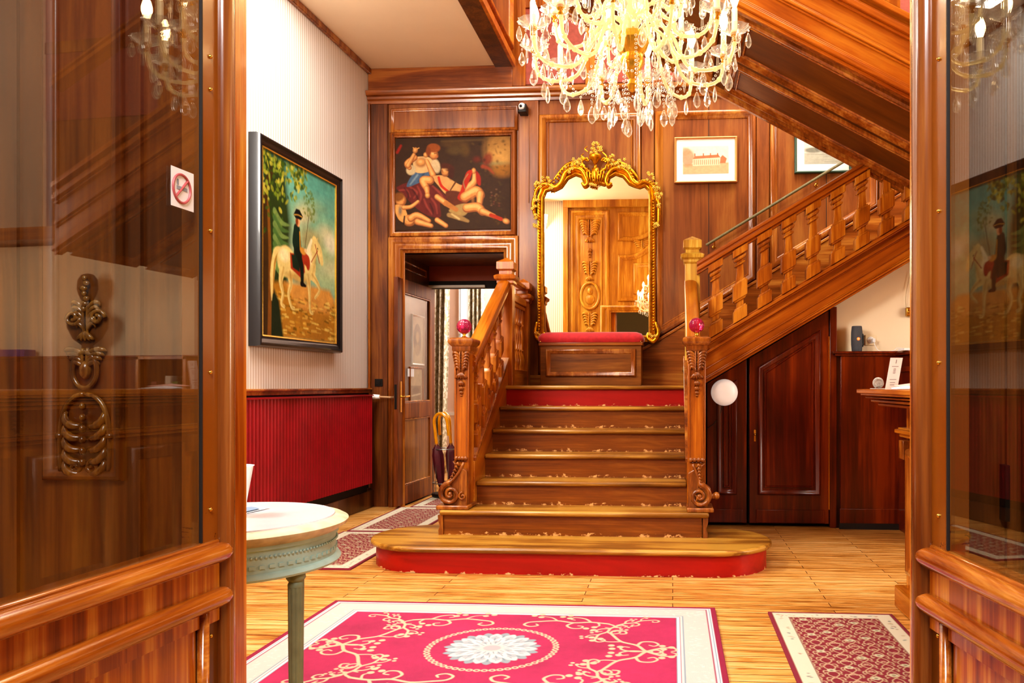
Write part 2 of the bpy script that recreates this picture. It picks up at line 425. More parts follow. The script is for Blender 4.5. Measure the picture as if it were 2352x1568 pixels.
def floor_mat():
    m, nt, b = newmat('plank_floor'); N, L = nt.nodes, nt.links
    tc = N.new('ShaderNodeTexCoord')
    br = N.new('ShaderNodeTexBrick'); L.new(tc.outputs['Object'], br.inputs['Vector'])
    br.inputs['Scale'].default_value = 1; br.inputs['Brick Width'].default_value = 1.35; br.inputs['Row Height'].default_value = .076
    br.inputs['Mortar Size'].default_value = .0024; br.inputs['Mortar Smooth'].default_value = .2; br.offset = .37; br.offset_frequency = 2; br.squash = 1
    br.inputs['Color1'].default_value = (.35, .35, .35, 1); br.inputs['Color2'].default_value = (.75, .75, .75, 1); br.inputs['Mortar'].default_value = (0, 0, 0, 1)
    mp = N.new('ShaderNodeMapping'); mp.inputs['Scale'].default_value = (1.5, 22, 1); L.new(tc.outputs['Object'], mp.inputs['Vector'])
    # shift the grain from board to board
    ad = N.new('ShaderNodeVectorMath'); ad.operation = 'MULTIPLY_ADD'; L.new(br.outputs['Color'], ad.inputs[0]); ad.inputs[1].default_value = (9, 0, 0); L.new(mp.outputs[0], ad.inputs[2])
    n = N.new('ShaderNodeTexNoise'); n.inputs['Scale'].default_value = 2.2; n.inputs['Detail'].default_value = 8; n.inputs['Roughness'].default_value = .65; n.inputs['Distortion'].default_value = .8
    L.new(ad.outputs[0], n.inputs['Vector'])
    n2 = N.new('ShaderNodeTexNoise'); n2.inputs['Scale'].default_value = .9; n2.inputs['Detail'].default_value = 3; L.new(tc.outputs['Object'], n2.inputs['Vector'])
    s1 = N.new('ShaderNodeMath'); s1.operation = 'MULTIPLY_ADD'; L.new(br.outputs['Color'], s1.inputs[0]); s1.inputs[1].default_value = .28; L.new(n.outputs['Fac'], s1.inputs[2])
    s2 = N.new('ShaderNodeMath'); s2.operation = 'MULTIPLY_ADD'; L.new(n2.outputs['Fac'], s2.inputs[0]); s2.inputs[1].default_value = .35; L.new(s1.outputs[0], s2.inputs[2])
    r = N.new('ShaderNodeValToRGB'); e = r.color_ramp.elements
    e[0].position = .58; e[0].color = rgba('5a2c0a'); e[1].position = 1.0; e[1].color = rgba('e6b878')
    k = e.new(.74); k.color = rgba('b0742e'); k = e.new(.85); k.color = rgba('d29a50')
    L.new(s2.outputs[0], r.inputs['Fac'])
    mx = N.new('ShaderNodeMix'); mx.data_type = 'RGBA'; L.new(br.outputs['Fac'], mx.inputs['Factor']); L.new(r.outputs['Color'], mx.inputs[6]); mx.inputs[7].default_value = rgba('3c1c06')
    L.new(mx.outputs[2], b.inputs['Base Color'])
    b.inputs['Roughness'].default_value = .3; b.inputs['Coat Weight'].default_value = .15
    mr = N.new('ShaderNodeMapRange'); mr.inputs['To Min'].default_value = .22; mr.inputs['To Max'].default_value = .5; L.new(n.outputs['Fac'], mr.inputs['Value']); L.new(mr.outputs[0], b.inputs['Roughness'])
    bp = N.new('ShaderNodeBump'); bp.inputs['Strength'].default_value = .15; bp.inputs['Distance'].default_value = .004
    iv = N.new('ShaderNodeMath'); iv.operation = 'MULTIPLY_ADD'; L.new(br.outputs['Fac'], iv.inputs[0]); iv.inputs[1].default_value = -1.5; L.new(n.outputs['Fac'], iv.inputs[2])
    L.new(iv.outputs[0], bp.inputs['Height']); L.new(bp.outputs['Normal'], b.inputs['Normal'])
    return m
FLOORM = floor_mat()

# standard panel mouldings: (inward offset, projection)
PROF = [(0, 0), (0, .012), (.006, .02), (.014, .024), (.022, .02), (.03, .012), (.038, .010), (.044, .004), (.046, 0)]
PROFB = [(0, 0), (0, .02), (.01, .034), (.026, .04), (.04, .034), (.052, .02), (.064, .016), (.074, .006), (.076, 0)]
PROFS = [(0, 0), (0, .006), (.004, .011), (.010, .011), (.015, .005), (.018, 0)]
def scaled(prof, k, kh=None): return [(a * k, b * (kh or k)) for a, b in prof]

# ================================================================ shell
EW = 1.88            # hall side of entry wall
XR = 5.7             # right end of reception
SWX = X(1178, YB)    # left face of the stairwell opening
struct(MB().box(-4.2, 6.2, -3.0, 12.2, -.08, 0).build('floor', FLOORM, flat=True))
# left wall
zc = .0
wl = MB().add([(WX(1.6), 1.6, 0), (WX(YB), YB, 0), (WX(YB), YB, CEIL), (WX(1.6), 1.6, CEIL), (WX(1.6) - .2, 1.6, 0), (WX(YB) - .2, YB + .3, 0), (WX(YB) - .2, YB + .3, CEIL), (WX(1.6) - .2, 1.6, CEIL)],
    [(0, 1, 2, 3), (4, 7, 6, 5), (0, 4, 5, 1), (3, 2, 6, 7), (0, 3, 7, 4), (1, 5, 6, 2)])
struct(wl.build('wall_left', PAPERW, flat=True))
LW = lambda u, v, h: (WX(u) + h, u, v)
# ceiling over the left half of the hall
struct(MB().box(-3.6, SWX - .17, 1.5, YB + .1, CEIL, CEIL + .2).box(SWX - .17, XR + .2, 1.5, 3.9, CEIL, CEIL + .2).build('ceiling', CREAM, flat=True))
# ceiling cove strip along left wall
struct(MB().prism([(1.9, CEIL - .055), (YB, CEIL - .055), (YB, CEIL), (1.9, CEIL)], 0, .035, LW).build('trim_1', WM, bevel=.006))
# chair rail + dark wood skirting on the left wall
zr = 1.115
struct(MB().prism([(1.9, zr), (YB, zr), (YB, zr + .045), (1.9, zr + .045)], 0, .03, LW).prism([(1.9, zr + .03), (YB, zr + .03), (YB, zr + .05), (1.9, zr + .05)], 0, .045, LW).build('trim_2', WMx, bevel=.006))
struct(MB().prism([(1.9, 0), (YB, 0), (YB, .17), (1.9, .17)], 0, .06, LW).prism([(1.9, .17), (YB, .17), (YB, .19), (1.9, .19)], 0, .035, LW).build('baseboard_left', WOAK, bevel=.006))
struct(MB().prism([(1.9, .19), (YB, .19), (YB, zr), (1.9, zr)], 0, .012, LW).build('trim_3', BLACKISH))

# ---- back wall, with doorway hole
OX0, OX1, OZ = -2.68, X(1160, YB), Z(577, 1040, YB)
ZCOR0, ZCOR1 = Z(228, 1180, YB) - .03, Z(168, 1000, YB)
bw = MB()
def wallpiece(x0, x1, z0, z1): bw.box(x0, x1, YB, YB + .15, z0, z1)
wallpiece(-3.3, OX0, 0, 7.2); wallpiece(OX0, OX1, OZ, 7.2); wallpiece(OX1, XR + .3, 0, 7.2)
struct(bw.build('wall_back', WB, flat=True))
# frieze + cornice
xl = WX(YB)
fr = MB()
tfb = back(YB)
fr.box(xl, SWX, YB - .03, YB, Z(225, 1000, YB), CEIL)
struct(fr.build('trim_4', WBx, bevel=.004))
zc0 = Z(238, 1000, YB); zc1 = Z(212, 1000, YB)
cor = MB()
cprof = [(zc0, .0), (zc0, .03), (zc0 + .025, .035), (zc0 + .04, .055), (zc0 + .06, .06), (zc1 - .05, .06), (zc1 - .04, .085), (zc1 - .015, .10), (zc1, .10), (zc1 + .01, 0)]
xr_ = X(2120, YB)
cor.add([(x, YB - h, z) for x in (xl, xr_) for z, h in cprof], [(i, i + 1, len(cprof) + i + 1, len(cprof) + i) for i in range(len(cprof) - 1)])
struct(cor.build('trim_5', WMx))
# upper zone to the right of the stairwell edge: stile, red fabric panels, rails
zup = zc1 + .03
up = MB()
up.box(SWX, X(1208, YB), YB - .03, YB, zup, 7.1)
up.box(SWX, XR, YB - .02, YB, 4.85, 4.98)
for px in (1345, 1500):
    up.box(X(px, YB), X(px + 22, YB), YB - .03, YB, zup, 7.1)
struct(up.build('trim_6', WM, bevel=.004))
struct(MB().box(X(1206, YB), XR, YB - .008, YB - .002, zup + .02, 7).build('trim_7', REDFAB))
# stiles & panels
pn = MB()
z0L = EYE
def panel(poly, prof=PROF, tf=tfb, mb=None): (mb or pn).mold(poly, prof, tf)
def bx_(px0, px1, y0, y1, d, mb): # raised board on back wall given pixel corners at mid
    pm = (px0 + px1) / 2
    mb.box(X(px0, YB), X(px1, YB), YB - d, YB, Z(y1, pm, YB), Z(y0, pm, YB))
pst = MB()
struct(MB().box(xl, X(893, YB), YB - .03, YB, 0, zc0).build('trim_27', WPD, bevel=.006))
pst.box(X(1192, YB), X(1238, YB), YB - .03, YB, 0, zc0)
pst.box(X(1474, YB), X(1502, YB), YB - .03, YB, EYE, zc0)
pst.box(X(1737, YB), X(1766, YB), YB - .03, YB, EYE, zc0)
pst.box(X(2018, YB), X(2040, YB), YB - .03, YB, EYE, zc0)
struct(pst.build('trim_8', WB, bevel=.008))
# corner bead
struct(MB().tube([(xl + .018, YB - .045, .0), (xl + .018, YB - .045, zc0)], .013, 8).build('trim_9', WM))
# over-door flat panel
panel(rect(X(898, YB), X(1190, YB), Z(303, 1045, YB), Z(246, 1045, YB)), scaled(PROF, .8))
# mirror bay, print bay, right bay
panel(rect(X(1238, YB), X(1472, YB), EYE + .1, Z(262, 1355, YB)), PROFB)
panel(rect(X(1250, YB) + .03, X(1460, YB) - .03, EYE + .2, Z(276, 1355, YB)), PROFS)
SL = .597
def rake(x, off=0): return EYE + .63 + SL * (x - .25) + off
def raked(x0, x1, ztop, off): return [(x0, rake(x0, off)), (x1, rake(x1, off)), (x1, ztop), (x0, ztop)]
panel(raked(X(1504, YB), X(1736, YB), Z(254, 1620, YB), .06), PROFB)
panel(raked(X(1519, YB), X(1720, YB), Z(270, 1620, YB), .14), PROFS)
panel(raked(X(1768, YB), X(2016, YB), Z(240, 1870, YB), .06), PROFB)
panel(raked(X(2042, YB), X(2200, YB), Z(240, 2040, YB), .06), PROFB)
struct(pn.build('trim_10', WM, sharp=50))
# centre seams of the boards
sm = MB()
for px in (1628, 1898):
    xx = X(px, YB); sm.box(xx - .003, xx + .003, YB - .0015, YB + .001, EYE, zc0)
struct(sm.build('trim_11', BLACKISH))
# raking skirting along the stair wall
sk = MB(); xa, xb = -.30, 2.6
sk.prism([(xa, rake(xa, -.62)), (xb, rake(xb, -.62)), (xb, rake(xb, .03)), (xa, rake(xa, .03))], 0, .042, tfb)
sk.prism([(xa, rake(xa, .02)), (xb, rake(xb, .02)), (xb, rake(xb, .05)), (xa, rake(xa, .05))], 0, .055, tfb)
struct(sk.build('trim_12', WMx, bevel=.004))
# landing skirting / bottom rail behind the bench
struct(MB().box(X(1192, YB), X(1600, YB), YB - .035, YB, EYE, EYE + .10).build('baseboard_back', WMx, bevel=.006))

# ---- doorway casing
cs = MB()
o0, o1 = X(896, YB), X(1192, YB); zt = Z(545, 1045, YB)
cs.mold([(o0, 0), (o0, zt), (o1, zt), (o1, 0)], [(0, 0), (0, .05), (.02, .06), (.045, .055), (.055, .04), (.075, .036), (.095, .05), (.115, .045), (.125, .02), (.14, .015), (.15, 0)], lambda u, v, h: (u, YB - h, v), closed=False)
struct(cs.build('trim_13', WM, sharp=50))
# reveal (deep jambs)
YD = 8.72
rv = MB()
rv.box(OX0 - .1, OX0, YB, YD + .1, 0, OZ + .1); rv.box(OX1, OX1 + .1, YB, YD + .1, 0, OZ + .1)
rv.box(OX0, OX1, YB, YD + .1, OZ, OZ + .1)
struct(rv.build('wall_reveal', WOAK, flat=True))
struct(MB().mold(rect(YB + .12, YD - .12, 2.36, OZ - .06), PROFS, lambda u, v, h: (OX0 + h, u, v)).mold(rect(YB + .12, YD - .12, .3, 2.2), PROFS, lambda u, v, h: (OX0 + h, u, v)).build('trim_14', WM))
zl = Z(660, 1050, YD)
struct(MB().box(OX0, OX1, YD, YD + .08, Z(645, 1050, YD), OZ).build('trim_15', REDWOOD))
struct(MB().box(OX0, OX1, YD + .01, YD + .07, Z(662, 1050, YD), Z(645, 1050, YD)).build('trim_16', BLACKISH))
# door closer arm seen as a pale strip below the lintel
cl = MB().box(X(985, YD), X(1115, YD), YD - .03, YD, Z(661, 1050, YD), Z(655, 1050, YD))
tag(cl.build('door_closer', plain('pale_metal', 'd8d0c0', .4), bevel=.003), 'pale metal door closer bar under the doorway lintel', 'door closer')

# ---- back room
br = MB(); YR = 10.9
wx0, wx1 = X(1054, YR), X(1075, YR)
br.box(-4.0, wx0, YR, YR + .1, 0, 4); br.box(wx1, 1, YR, YR + .1, 0, 4); br.box(wx0, wx1, YR, YR + .1, 0, .75); br.box(wx0, wx1, YR, YR + .1, 3.2, 4)
br.box(-4.1, -4.0, YB + .3, YR, 0, 4); br.box(1, 1.1, YB + .3, YR, 0, 4)
struct(br.build('wall_room', plain('pink_cream_wall', 'eccfbb', .7, noise=.04, nscale=3), flat=True))
struct(MB().box(-4.1, 1.1, YB + .3, YR + .1, 3.6, 3.7).build('ceiling_room', CREAM, flat=True))
# window with daylight beyond
win = MB(); win.mold(rect(wx0, wx1, .75, 3.2), [(0, 0), (0, .02), (.012, .02), (.015, 0)], back(YR))
win.box(wx0, wx1, YR - .03, YR + .03, 1.9, 1.94)
WHPAINT = plain('white_paint', 'f3efe8', .4)
w1 = struct(win.build('window_1', WHPAINT))
struct(MB().box(wx0 - .2, wx1 + .2, YR + .6, YR + .62, .3, 3.6).build('backdrop', plain('sky_glow', 'dff2ff', 1, emit='d8f4ff', es=1.6)))
MB().box(wx0, wx1, YR + .05, YR + .055, .75, 3.2).build('glass_pane', GLASS, w1)
# skirting + dado of the room
struct(MB().box(-4, wx1 + 1, YR - .02, YR, .0, .1).box(-4, wx0, YR - .015, YR, .78, .82).build('baseboard_room', WHPAINT))
# curtains
def curtain_mat():
    m, nt, b = newmat('patterned_curtain'); N, L = nt.nodes, nt.links
    tc = N.new('ShaderNodeTexCoord'); n = N.new('ShaderNodeTexNoise'); n.inputs['Scale'].default_value = 22; n.inputs['Detail'].default_value = 2; L.new(tc.outputs['Object'], n.inputs['Vector'])
    r = N.new('ShaderNodeValToRGB'); r.color_ramp.elements[0].position = .46; r.color_ramp.elements[1].position = .52
    r.color_ramp.elements[0].color = rgba('e2dcc6'); r.color_ramp.elements[1].color = rgba('b4a888'); L.new(n.outputs['Fac'], r.inputs['Fac'])
    L.new(r.outputs['Color'], b.inputs['Base Color']); b.inputs['Roughness'].default_value = .8
    return m
CURT = curtain_mat()
def curtain(px0, px1, Y, z0, z1, folds, label, taper=0):
    a, b_ = X(px0, Y), X(px1, Y); n = folds * 8; m = MB(); rows = 9
    vs = []
    for j in range(rows):
        t = j / (rows - 1)
        for i in range(n + 1):
            u = i / n; k = 1 - taper * (1 - t)
            vs.append((a + (b_ - a) * u * k, Y + .045 * math.cos(u * folds * 2 * PI + .5 * math.sin(3 * t)) * (1 + .3 * (1 - t)), z0 + (z1 - z0) * t))
    fs = [(j * (n + 1) + i, j * (n + 1) + i + 1, (j + 1) * (n + 1) + i + 1, (j + 1) * (n + 1) + i) for j in range(rows - 1) for i in range(n)]
    m.add(vs, fs); o = m.build('curtain', CURT, norm=False, sharp=180)
    md = o.modifiers.new('thick', 'SOLIDIFY'); md.thickness = .006
    return tag(o, label, 'curtain')
curtain(985, 1034, 10.3, .04, 3.3, 4, 'long patterned beige curtain just right of the open glazed door', .25)
curtain(1074, 1112, 10.6, .04, 3.3, 4, 'patterned grey-beige curtain right of the bright window slit, behind the newel post')

# ---- glazed door of the back room, open against the left jamb
hx, hy = -2.625, 8.68; fx, fy = -2.665, 7.6
dl = math.hypot(fx - hx, fy - hy); dd = Vector(((fx - hx) / dl, (fy - hy) / dl, 0)); dn = Vector((-dd.y, dd.x, 0))   # dn faces +X
if dn.x < 0: dn = -dn
def DT(u, v, h): return (hx + dd.x * u + dn.x * h, hy + dd.y * u + dn.y * h, v)
zt_ = 2.24
D3 = bpy.data.objects.new('door_3', None); COL.objects.link(D3); D3.location = (hx, hy, 0); struct(D3)
fr_ = MB()
for u0, u1, v0, v1 in ((0, .14, .02, zt_), (dl - .15, dl, .02, zt_), (.14, dl - .15, zt_ - .13, zt_), (.14, dl - .15, .86, 1.02), (.14, dl - .15, .02, .2)):
    fr_.prism(rect(u0, u1, v0, v1), -.02, .02, DT)
fr_.build('frame', wood('back_door_wood', ('4c1c08', '7e3a12', 'aa5c22'), 'z', 5, 12, rough=.45, coat=.05), D3, bevel=.004)
mo = MB().mold(rect(.14, dl - .15, 1.02, zt_ - .13), PROFS, lambda u, v, h: DT(u, v, h + .008)).mold(rect(.14, dl - .15, .2, .86), PROFS, lambda u, v, h: DT(u, v, h + .008))
mo.build('moulding', WM, D3)
MB().prism(rect(.13, dl - .14, 1.01, zt_ - .12), -.003, .003, DT).build('glass_pane', GLASS, D3)
MB().prism(rect(.13, dl - .14, .19, .87), -.008, .008, DT).build('panel', wood('back_door_panel', ('6a3414', '94582c', 'b5773f'), 'z', 14, 20, rough=.3), D3)
hd = MB().prism(rect(dl - .095, dl - .06, .93, 1.23), .02, .026, DT)
hd.tube([DT(dl - .078, 1.08, .02), DT(dl - .078, 1.08, .06), DT(dl - .10, 1.08, .065), DT(dl - .19, 1.085, .065)], .009, 8)
hd.build('handle', BRASS, D3)
MB().box(*(lambda p: (p[0] - .012, p[0] + .012, p[1] - .003, p[1] + .001))(DT(dl, 0, 0)), .96, 1.2).build('lock_plate', DARKMET, D3)
tag(MB().prism(rect(.60, .78, 1.28, 1.36), .004, .006, DT).build('paper_notice', PAPER), 'small white paper notice stuck on the back door glass', 'notice')
# prints hanging on the jamb behind the glass
def print_obj(can, name, label, tf, frame_mat, fw, mat, group=None, w=1, h=1, depth=.02, glass=False):
    o = thing(name, label, 'picture', tf(0, 0, 0))
    raster_obj(can, 'picture_sheet', lambda u, v, hh: tf(u, 1 - v, .006 + hh), mat, o)
    pr = [(0, 0), (0, depth), (fw * .3, depth * 1.15), (fw * .6, depth), (fw, depth * .5), (fw, .004)]
    # outer rectangle in metric units
    U = lambda a, b, hh: tf(a / w, b / h, hh)
    MB().mold([(-fw, -fw), (w + fw, -fw), (w + fw, h + fw), (-fw, h + fw)], pr, U).build('frame', frame_mat, o, sharp=25)
    if glass: MB().prism([(0, 0), (w, 0), (w, h), (0, h)], .010, .011, U).build('glass', GLASS, o)
    return o
c = Can(60, 80, 'cfc3a0')
c.ell(30, 38, 20, 27, '7a7464', soft=1); c.ell(30, 34, 8, 10, 'c8b890', soft=3); c.ell(30, 56, 14, 10, 'ac9c7c', soft=4); c.noise(.25, 8, 3)
PRM = vcol('print_paper', .6)
print_obj(c, 'framed_print', 'framed oval portrait engraving seen through the glazed back door', lambda u, v, h: (OX0 + .02 + h, 8.05 + .36 * u, 1.42 + .48 * v), WHPAINT, .02, PRM, w=.36, h=.48)
c = Can(60, 80, 'c2b48c'); c.poly([(6, 40), (54, 40), (54, 74), (6, 74)], '8d7c5c', 2); c.ell(30, 52, 16, 9, '5e5644', soft=4); c.stroke([(10, 64), (50, 60)], 2, 'd9cca8'); c.noise(.3, 7, 4)
print_obj(c, 'framed_print', 'brown framed engraving lower down behind the back door glass', lambda u, v, h: (OX0 + .02 + h, 7.98 + .4 * u, 1.02 + .34 * v), WM, .02, PRM, w=.4, h=.34)

# ---- umbrella stand with umbrellas
ux, uy = X(1022, 8.4), 8.4
us = thing('umbrella_stand', 'round metal umbrella stand behind the left newel post', 'umbrella stand', (ux, uy, 0))
MB().lathe([(.0, .02), (.13, .02), (.14, .03), (.14, .05), (.12, .055), (0, .055)], (ux, uy, 0), 28).build('base', DARKMET, us)
rg = MB()
for z in (.16, .52): rg.tube([(ux + .13 * math.cos(a * PI / 12), uy + .13 * math.sin(a * PI / 12), z) for a in range(24)], .006, 6, closed=True)
for a in range(6): rg.tube([(ux + .13 * math.cos(a * PI / 3), uy + .13 * math.sin(a * PI / 3), .04), (ux + .13 * math.cos(a * PI / 3), uy + .13 * math.sin(a * PI / 3), .52)], .005, 6)
rg.build('cage', plain('pewter', '8d8a86', .3, metal=.8), us)
BURG = plain('burgundy_cloth', '560e1e', .6, noise=.3, nscale=18)
BAMB = plain('yellow_bamboo', 'e89c10', .25, coat=.6, noise=.12, nscale=10)
def umbrella(x0, y0, lean, turn, label, z0=.06, hk=1.0):
    o = thing('umbrella', label, 'umbrella', (x0, y0, z0), 'umbrellas in the stand')
    def T(p):
        v = Vector(p); v = Matrix.Rotation(lean, 3, 'Y') @ v; v = Matrix.Rotation(.08, 3, 'X') @ v
        return Vector((x0, y0, z0)) + v
    MB().lathe([(0, .0), (.008, .01), (.028, .08), (.050, .25), (.054, .40), (.040, .47), (.02, .50), (0, .6)], n=20, tf=lambda *p: T(p), fl=lambda a: 1 + .16 * math.cos(7 * a)).build('canopy', BURG, o, sharp=60)
    d = Vector((math.cos(turn), math.sin(turn), 0)); R = .078
    pts = [(0, 0, .48), (0, 0, .70)] + [tuple(d * (R - R * math.cos(a)) + Vector((0, 0, .74 + R * math.sin(a) * 1.25))) for a in [i * PI / 10 for i in range(11)]] + [tuple(d * 2 * R + Vector((0, 0, .60)))]
    MB().tube([T(p) for p in pts], .0165, 10).build('handle', BAMB, o, sharp=60)
    MB().tube([T((0, 0, .47)), T((0, 0, .51))], .019, 12).build('ferrule', BRASS, o)
umbrella(ux - .02, uy - .04, -.09, 2.9 - PI, 'leftmost burgundy umbrella with yellow bamboo crook handle in the stand')
umbrella(ux + .07, uy + .05, -.02, -.5 + PI, 'burgundy umbrella with brown cane handle half hidden behind the newel post', hk=1)

# ---- light switch, valve and pipe
sw = MB().box(X(864, YB), X(882, YB), YB - .042, YB - .03, Z(887, 873, YB), Z(870, 873, YB))
lsw = sw.build('light_switch', DARKMET, bevel=.002); tag(lsw, 'small black square light switch on the wood pilaster', 'light switch')
MB().box(X(868, YB), X(878, YB), YB - .046, YB - .041, Z(883, 873, YB), Z(874, 873, YB)).build('rocker', plain('switch_black', '121010', .2), lsw, bevel=.001)
vy = YB - .11; vx = X(862, vy); vz = Z(911, 862, vy)
rvv = thing('radiator_valve', 'white radiator valve head with brass pipe left of the glazed door', 'valve', (vx, vy, vz))
MB().tube([(vx - .02, vy, vz), (vx + .045, vy, vz)], [.026, .02], 14).build('valve_head', WHITE, rvv)
MB().tube([(vx + .04, vy, vz), (X(897, vy), vy, vz - .006), (X(903, vy), vy + .03, vz - .006), (X(903, vy), vy + .09, vz - .006)], .011, 10).build('pipe', plain('aged_pipe', 'c9a27a', .35, metal=.5), rvv)

# ---- red slatted radiator cover on the left wall
rc = MB(); y0, y1 = 3.2, 7.58; nrib = int((y1 - y0) / .047); pts = []
for i in range(nrib):
    a = y0 + i * (y1 - y0) / nrib; w = (y1 - y0) / nrib
    for f_, h_ in ((0, .06), (.10, .06), (.16, .10), (.5, .112), (.84, .10), (.90, .06)): pts.append((a + f_ * w, h_))
pts.append((y1, .085)); pts.append((y1, .01))
zb, zt2 = .25, 1.09
rc.add([LW(u, z, h) for z in (zb, zt2) for u, h in pts], [(i, i + 1, len(pts) + i + 1, len(pts) + i) for i in range(len(pts) - 1)])
REDCOV = plain('red_slats', '98081c', .4, coat=.2, noise=.15, nscale=6)
ro = rc.build('slats', REDCOV, None, sharp=50)
rco = thing('radiator_cover', 'long dark red slatted radiator cover under the striped wallpaper', 'radiator cover', ro.location)
ro.parent = rco
MB().prism([(y0, zt2), (y1, zt2), (y1, zt2 + .012), (y0, zt2 + .012)], .01, .12, LW).build('top_edge', REDCOV, rco)
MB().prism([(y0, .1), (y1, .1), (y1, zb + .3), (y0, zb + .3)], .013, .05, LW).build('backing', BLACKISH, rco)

# ---- horse and rider painting on the left wall
W_, H_ = 220, 250
c = Can(W_, H_, '8fb9a0')
for i in range(26):   # sky gradient
    c.stroke([(0, i * 6), (W_, i * 6)], 5, [('4fa79c', '6bb3a2', '8cbf9e', 'a9c49a', 'c6cda0')[min(4, i // 5)]][0], 5, .5, False)
for x, y, rx, ry, col in ((125, 60, 26, 12, 'c9c394'), (110, 72, 18, 10, 'd8caa0'), (190, 82, 26, 12, 'e6e0b6'), (205, 96, 20, 14, 'f0ead0'), (170, 118, 34, 14, 'b5c795'), (205, 135, 22, 12, 'd4d9ae'), (140, 100, 34, 18, 'b2a774'), (120, 140, 40, 20, '9cae78'), (190, 158, 34, 12, 'b9cf9f'), (150, 46, 30, 8, '9cb890')):
    c.ell(x, y, rx, ry, col, soft=14, k=.75)
c.poly([(0, 0), (60, 0), (78, 90), (74, 150), (60, 250), (0, 250)], '33461f', 16)          # dark wood mass
c.poly([(0, 178), (60, 172), (110, 178), (160, 170), (220, 186), (220, 250), (0, 250)], 'b8862a', 8)
c.poly([(60, 172), (110, 168), (200, 168), (218, 182), (200, 205), (100, 205)], 'd7a253', 8)
for i in range(150):
    x = rng.uniform(30, 220); y = rng.uniform(186, 248); c.stroke([(x, y), (x + rng.uniform(4, 16), y + rng.uniform(-1, 2))], rng.uniform(.6, 2), str(rng.choice(['e4c060', '8a6a18', 'f2dc80', '6f5a14', 'c89a30'])), 1.5, .6, False)
c.poly([(0, 190), (25, 176), (46, 200), (58, 250), (0, 250)], '23331a', 6)
c.stroke([(8, 250), (12, 150), (10, 60), (30, 20)], [11, 8, 6, 5], '4b3617', 3)                # trunk
c.stroke([(20, 250), (22, 150), (17, 70)], [5, 4, 3], '8a5c22', 2)
for i in range(230):   # leaves overhead
    x = rng.uniform(-5, 125); y = abs(rng.normal(0, 1)) * (60 - x * .32) * .75 + 2
    c.ell(x, y, rng.uniform(2, 6), rng.uniform(1.5, 4), str(rng.choice(['4e6a20', '7c8f2a', 'a8a83a', '36501c', '8fa03c', 'c4bf52'])), rng.uniform(0, 180), 1.5, .8)
for i in range(60):
    x = rng.uniform(115, 150); y = rng.uniform(20, 62); c.ell(x, y + (x - 115) * .3, rng.uniform(1.5, 4), rng.uniform(1, 3), str(rng.choice(['7c8f3a', '5e7a2c'])), rng.uniform(0, 180), 1, .6)
for i in range(9):     # fir boughs
    y = 88 + i * 9; c.stroke([(34, y - 10), (52, y + 2), (74 - i, y + 2)], [5, 4, 1], '5f8548' if i % 2 else '86a35e', 2, .8)
# horse
HC, HS, HL = 'e6d28c', 'b48a3a', 'fbf0c4'
c.stroke([(48, 128), (36, 135), (28, 165), (26, 200)], [4, 6, 6, 1], HC, 2)                   # tail
c.stroke([(44, 132), (34, 150), (30, 190)], [1, 2, 1], HS, 1)
c.ell(66, 142, 26, 22, HC, 5, 3); c.ell(100, 146, 40, 19, HC, 3, 3); c.ell(132, 140, 22, 20, HC, 0, 3)
c.stroke([(128, 138), (146, 118), (152, 106)], [18, 11, 8], HC, 2)                             # neck
c.stroke([(150, 102), (166, 112), (174, 128)], [10, 8, 5], HC, 2)                             # head
c.stroke([(146, 100), (148, 92)], [3, 1], HC, 1); c.stroke([(156, 100), (160, 93)], [3, 1], HC, 1)
c.stroke([(140, 100), (130, 118), (124, 130)], [3, 5, 3], HL, 2)                               # mane
for pts in ([(56, 152), (50, 172), (56, 188), (52, 202), (60, 206)], [(74, 155), (78, 172), (72, 188), (80, 204), (88, 206)], [(128, 152), (134, 176), (136, 204), (144, 208)], [(140, 150), (160, 162), (166, 172), (152, 184)]):
    c.stroke(pts, [9, 5, 3.5, 3, 2.5], HC, 1.5); c.stroke([(p[0] + 2, p[1]) for p in pts], [2, 1], HS, 2, .5)
c.ell(98, 162, 34, 6, HS, 2, 5, .6); c.ell(60, 134, 14, 9, HL, 0, 6, .7); c.ell(134, 128, 8, 12, HL, 20, 5, .7); c.ell(150, 136, 3, 14, HS, 20, 5, .5)
c.stroke([(152, 104), (160, 118), (166, 130)], .9, 'a03018', 1); c.stroke([(160, 112), (140, 132)], .9, 'a03018', 1); c.ell(160, 109, 1.4, 1.4, '1e1408', 0, 1)
# saddle cloth and rider
c.poly([(76, 128), (116, 126), (120, 150), (108, 160), (78, 150)], 'a8401c', 2); c.poly([(80, 130), (104, 128), (104, 152), (84, 148)], '1c3424', 2)
c.stroke([(106, 128), (126, 132), (130, 142)], [8, 9, 4], 'b04428', 2)
c.stroke([(96, 92), (99, 126)], [9, 12], '17382c', 2, 1, False); c.stroke([(92, 90), (87, 112), (96, 122)], [5, 4, 4], '17382c', 2); c.stroke([(99, 124), (110, 144), (112, 168)], [8, 6, 4], '14261c', 2); c.stroke([(110, 168), (122, 170)], [4, 2], '100c08', 1)
c.stroke([(104, 94), (106, 118)], 1.2, 'd89a2a', 1); c.ell(114, 120, 9, 5, 'd8a24a', 10, 2); c.ell(122, 118, 4, 3, 'e8c898', 0, 1)
c.ell(100, 80, 5, 7, 'e2a878', 0, 1.5); c.ell(96, 80, 4, 6, '8c4a24', 0, 2); c.poly([(86, 72), (94, 62), (104, 62), (114, 70), (108, 76), (92, 76)], '121a1e', 1.5); c.stroke([(88, 72), (100, 70), (112, 71)], .9, 'c09a4a', 1)
c.stroke([(132, 66), (120, 114)], .8, '6a5a38', .8, 1, False)
c.noise(.22, 9, 5)
c.noise(.10, 2.5, 6); c.a = c.a ** 1.1 * .85
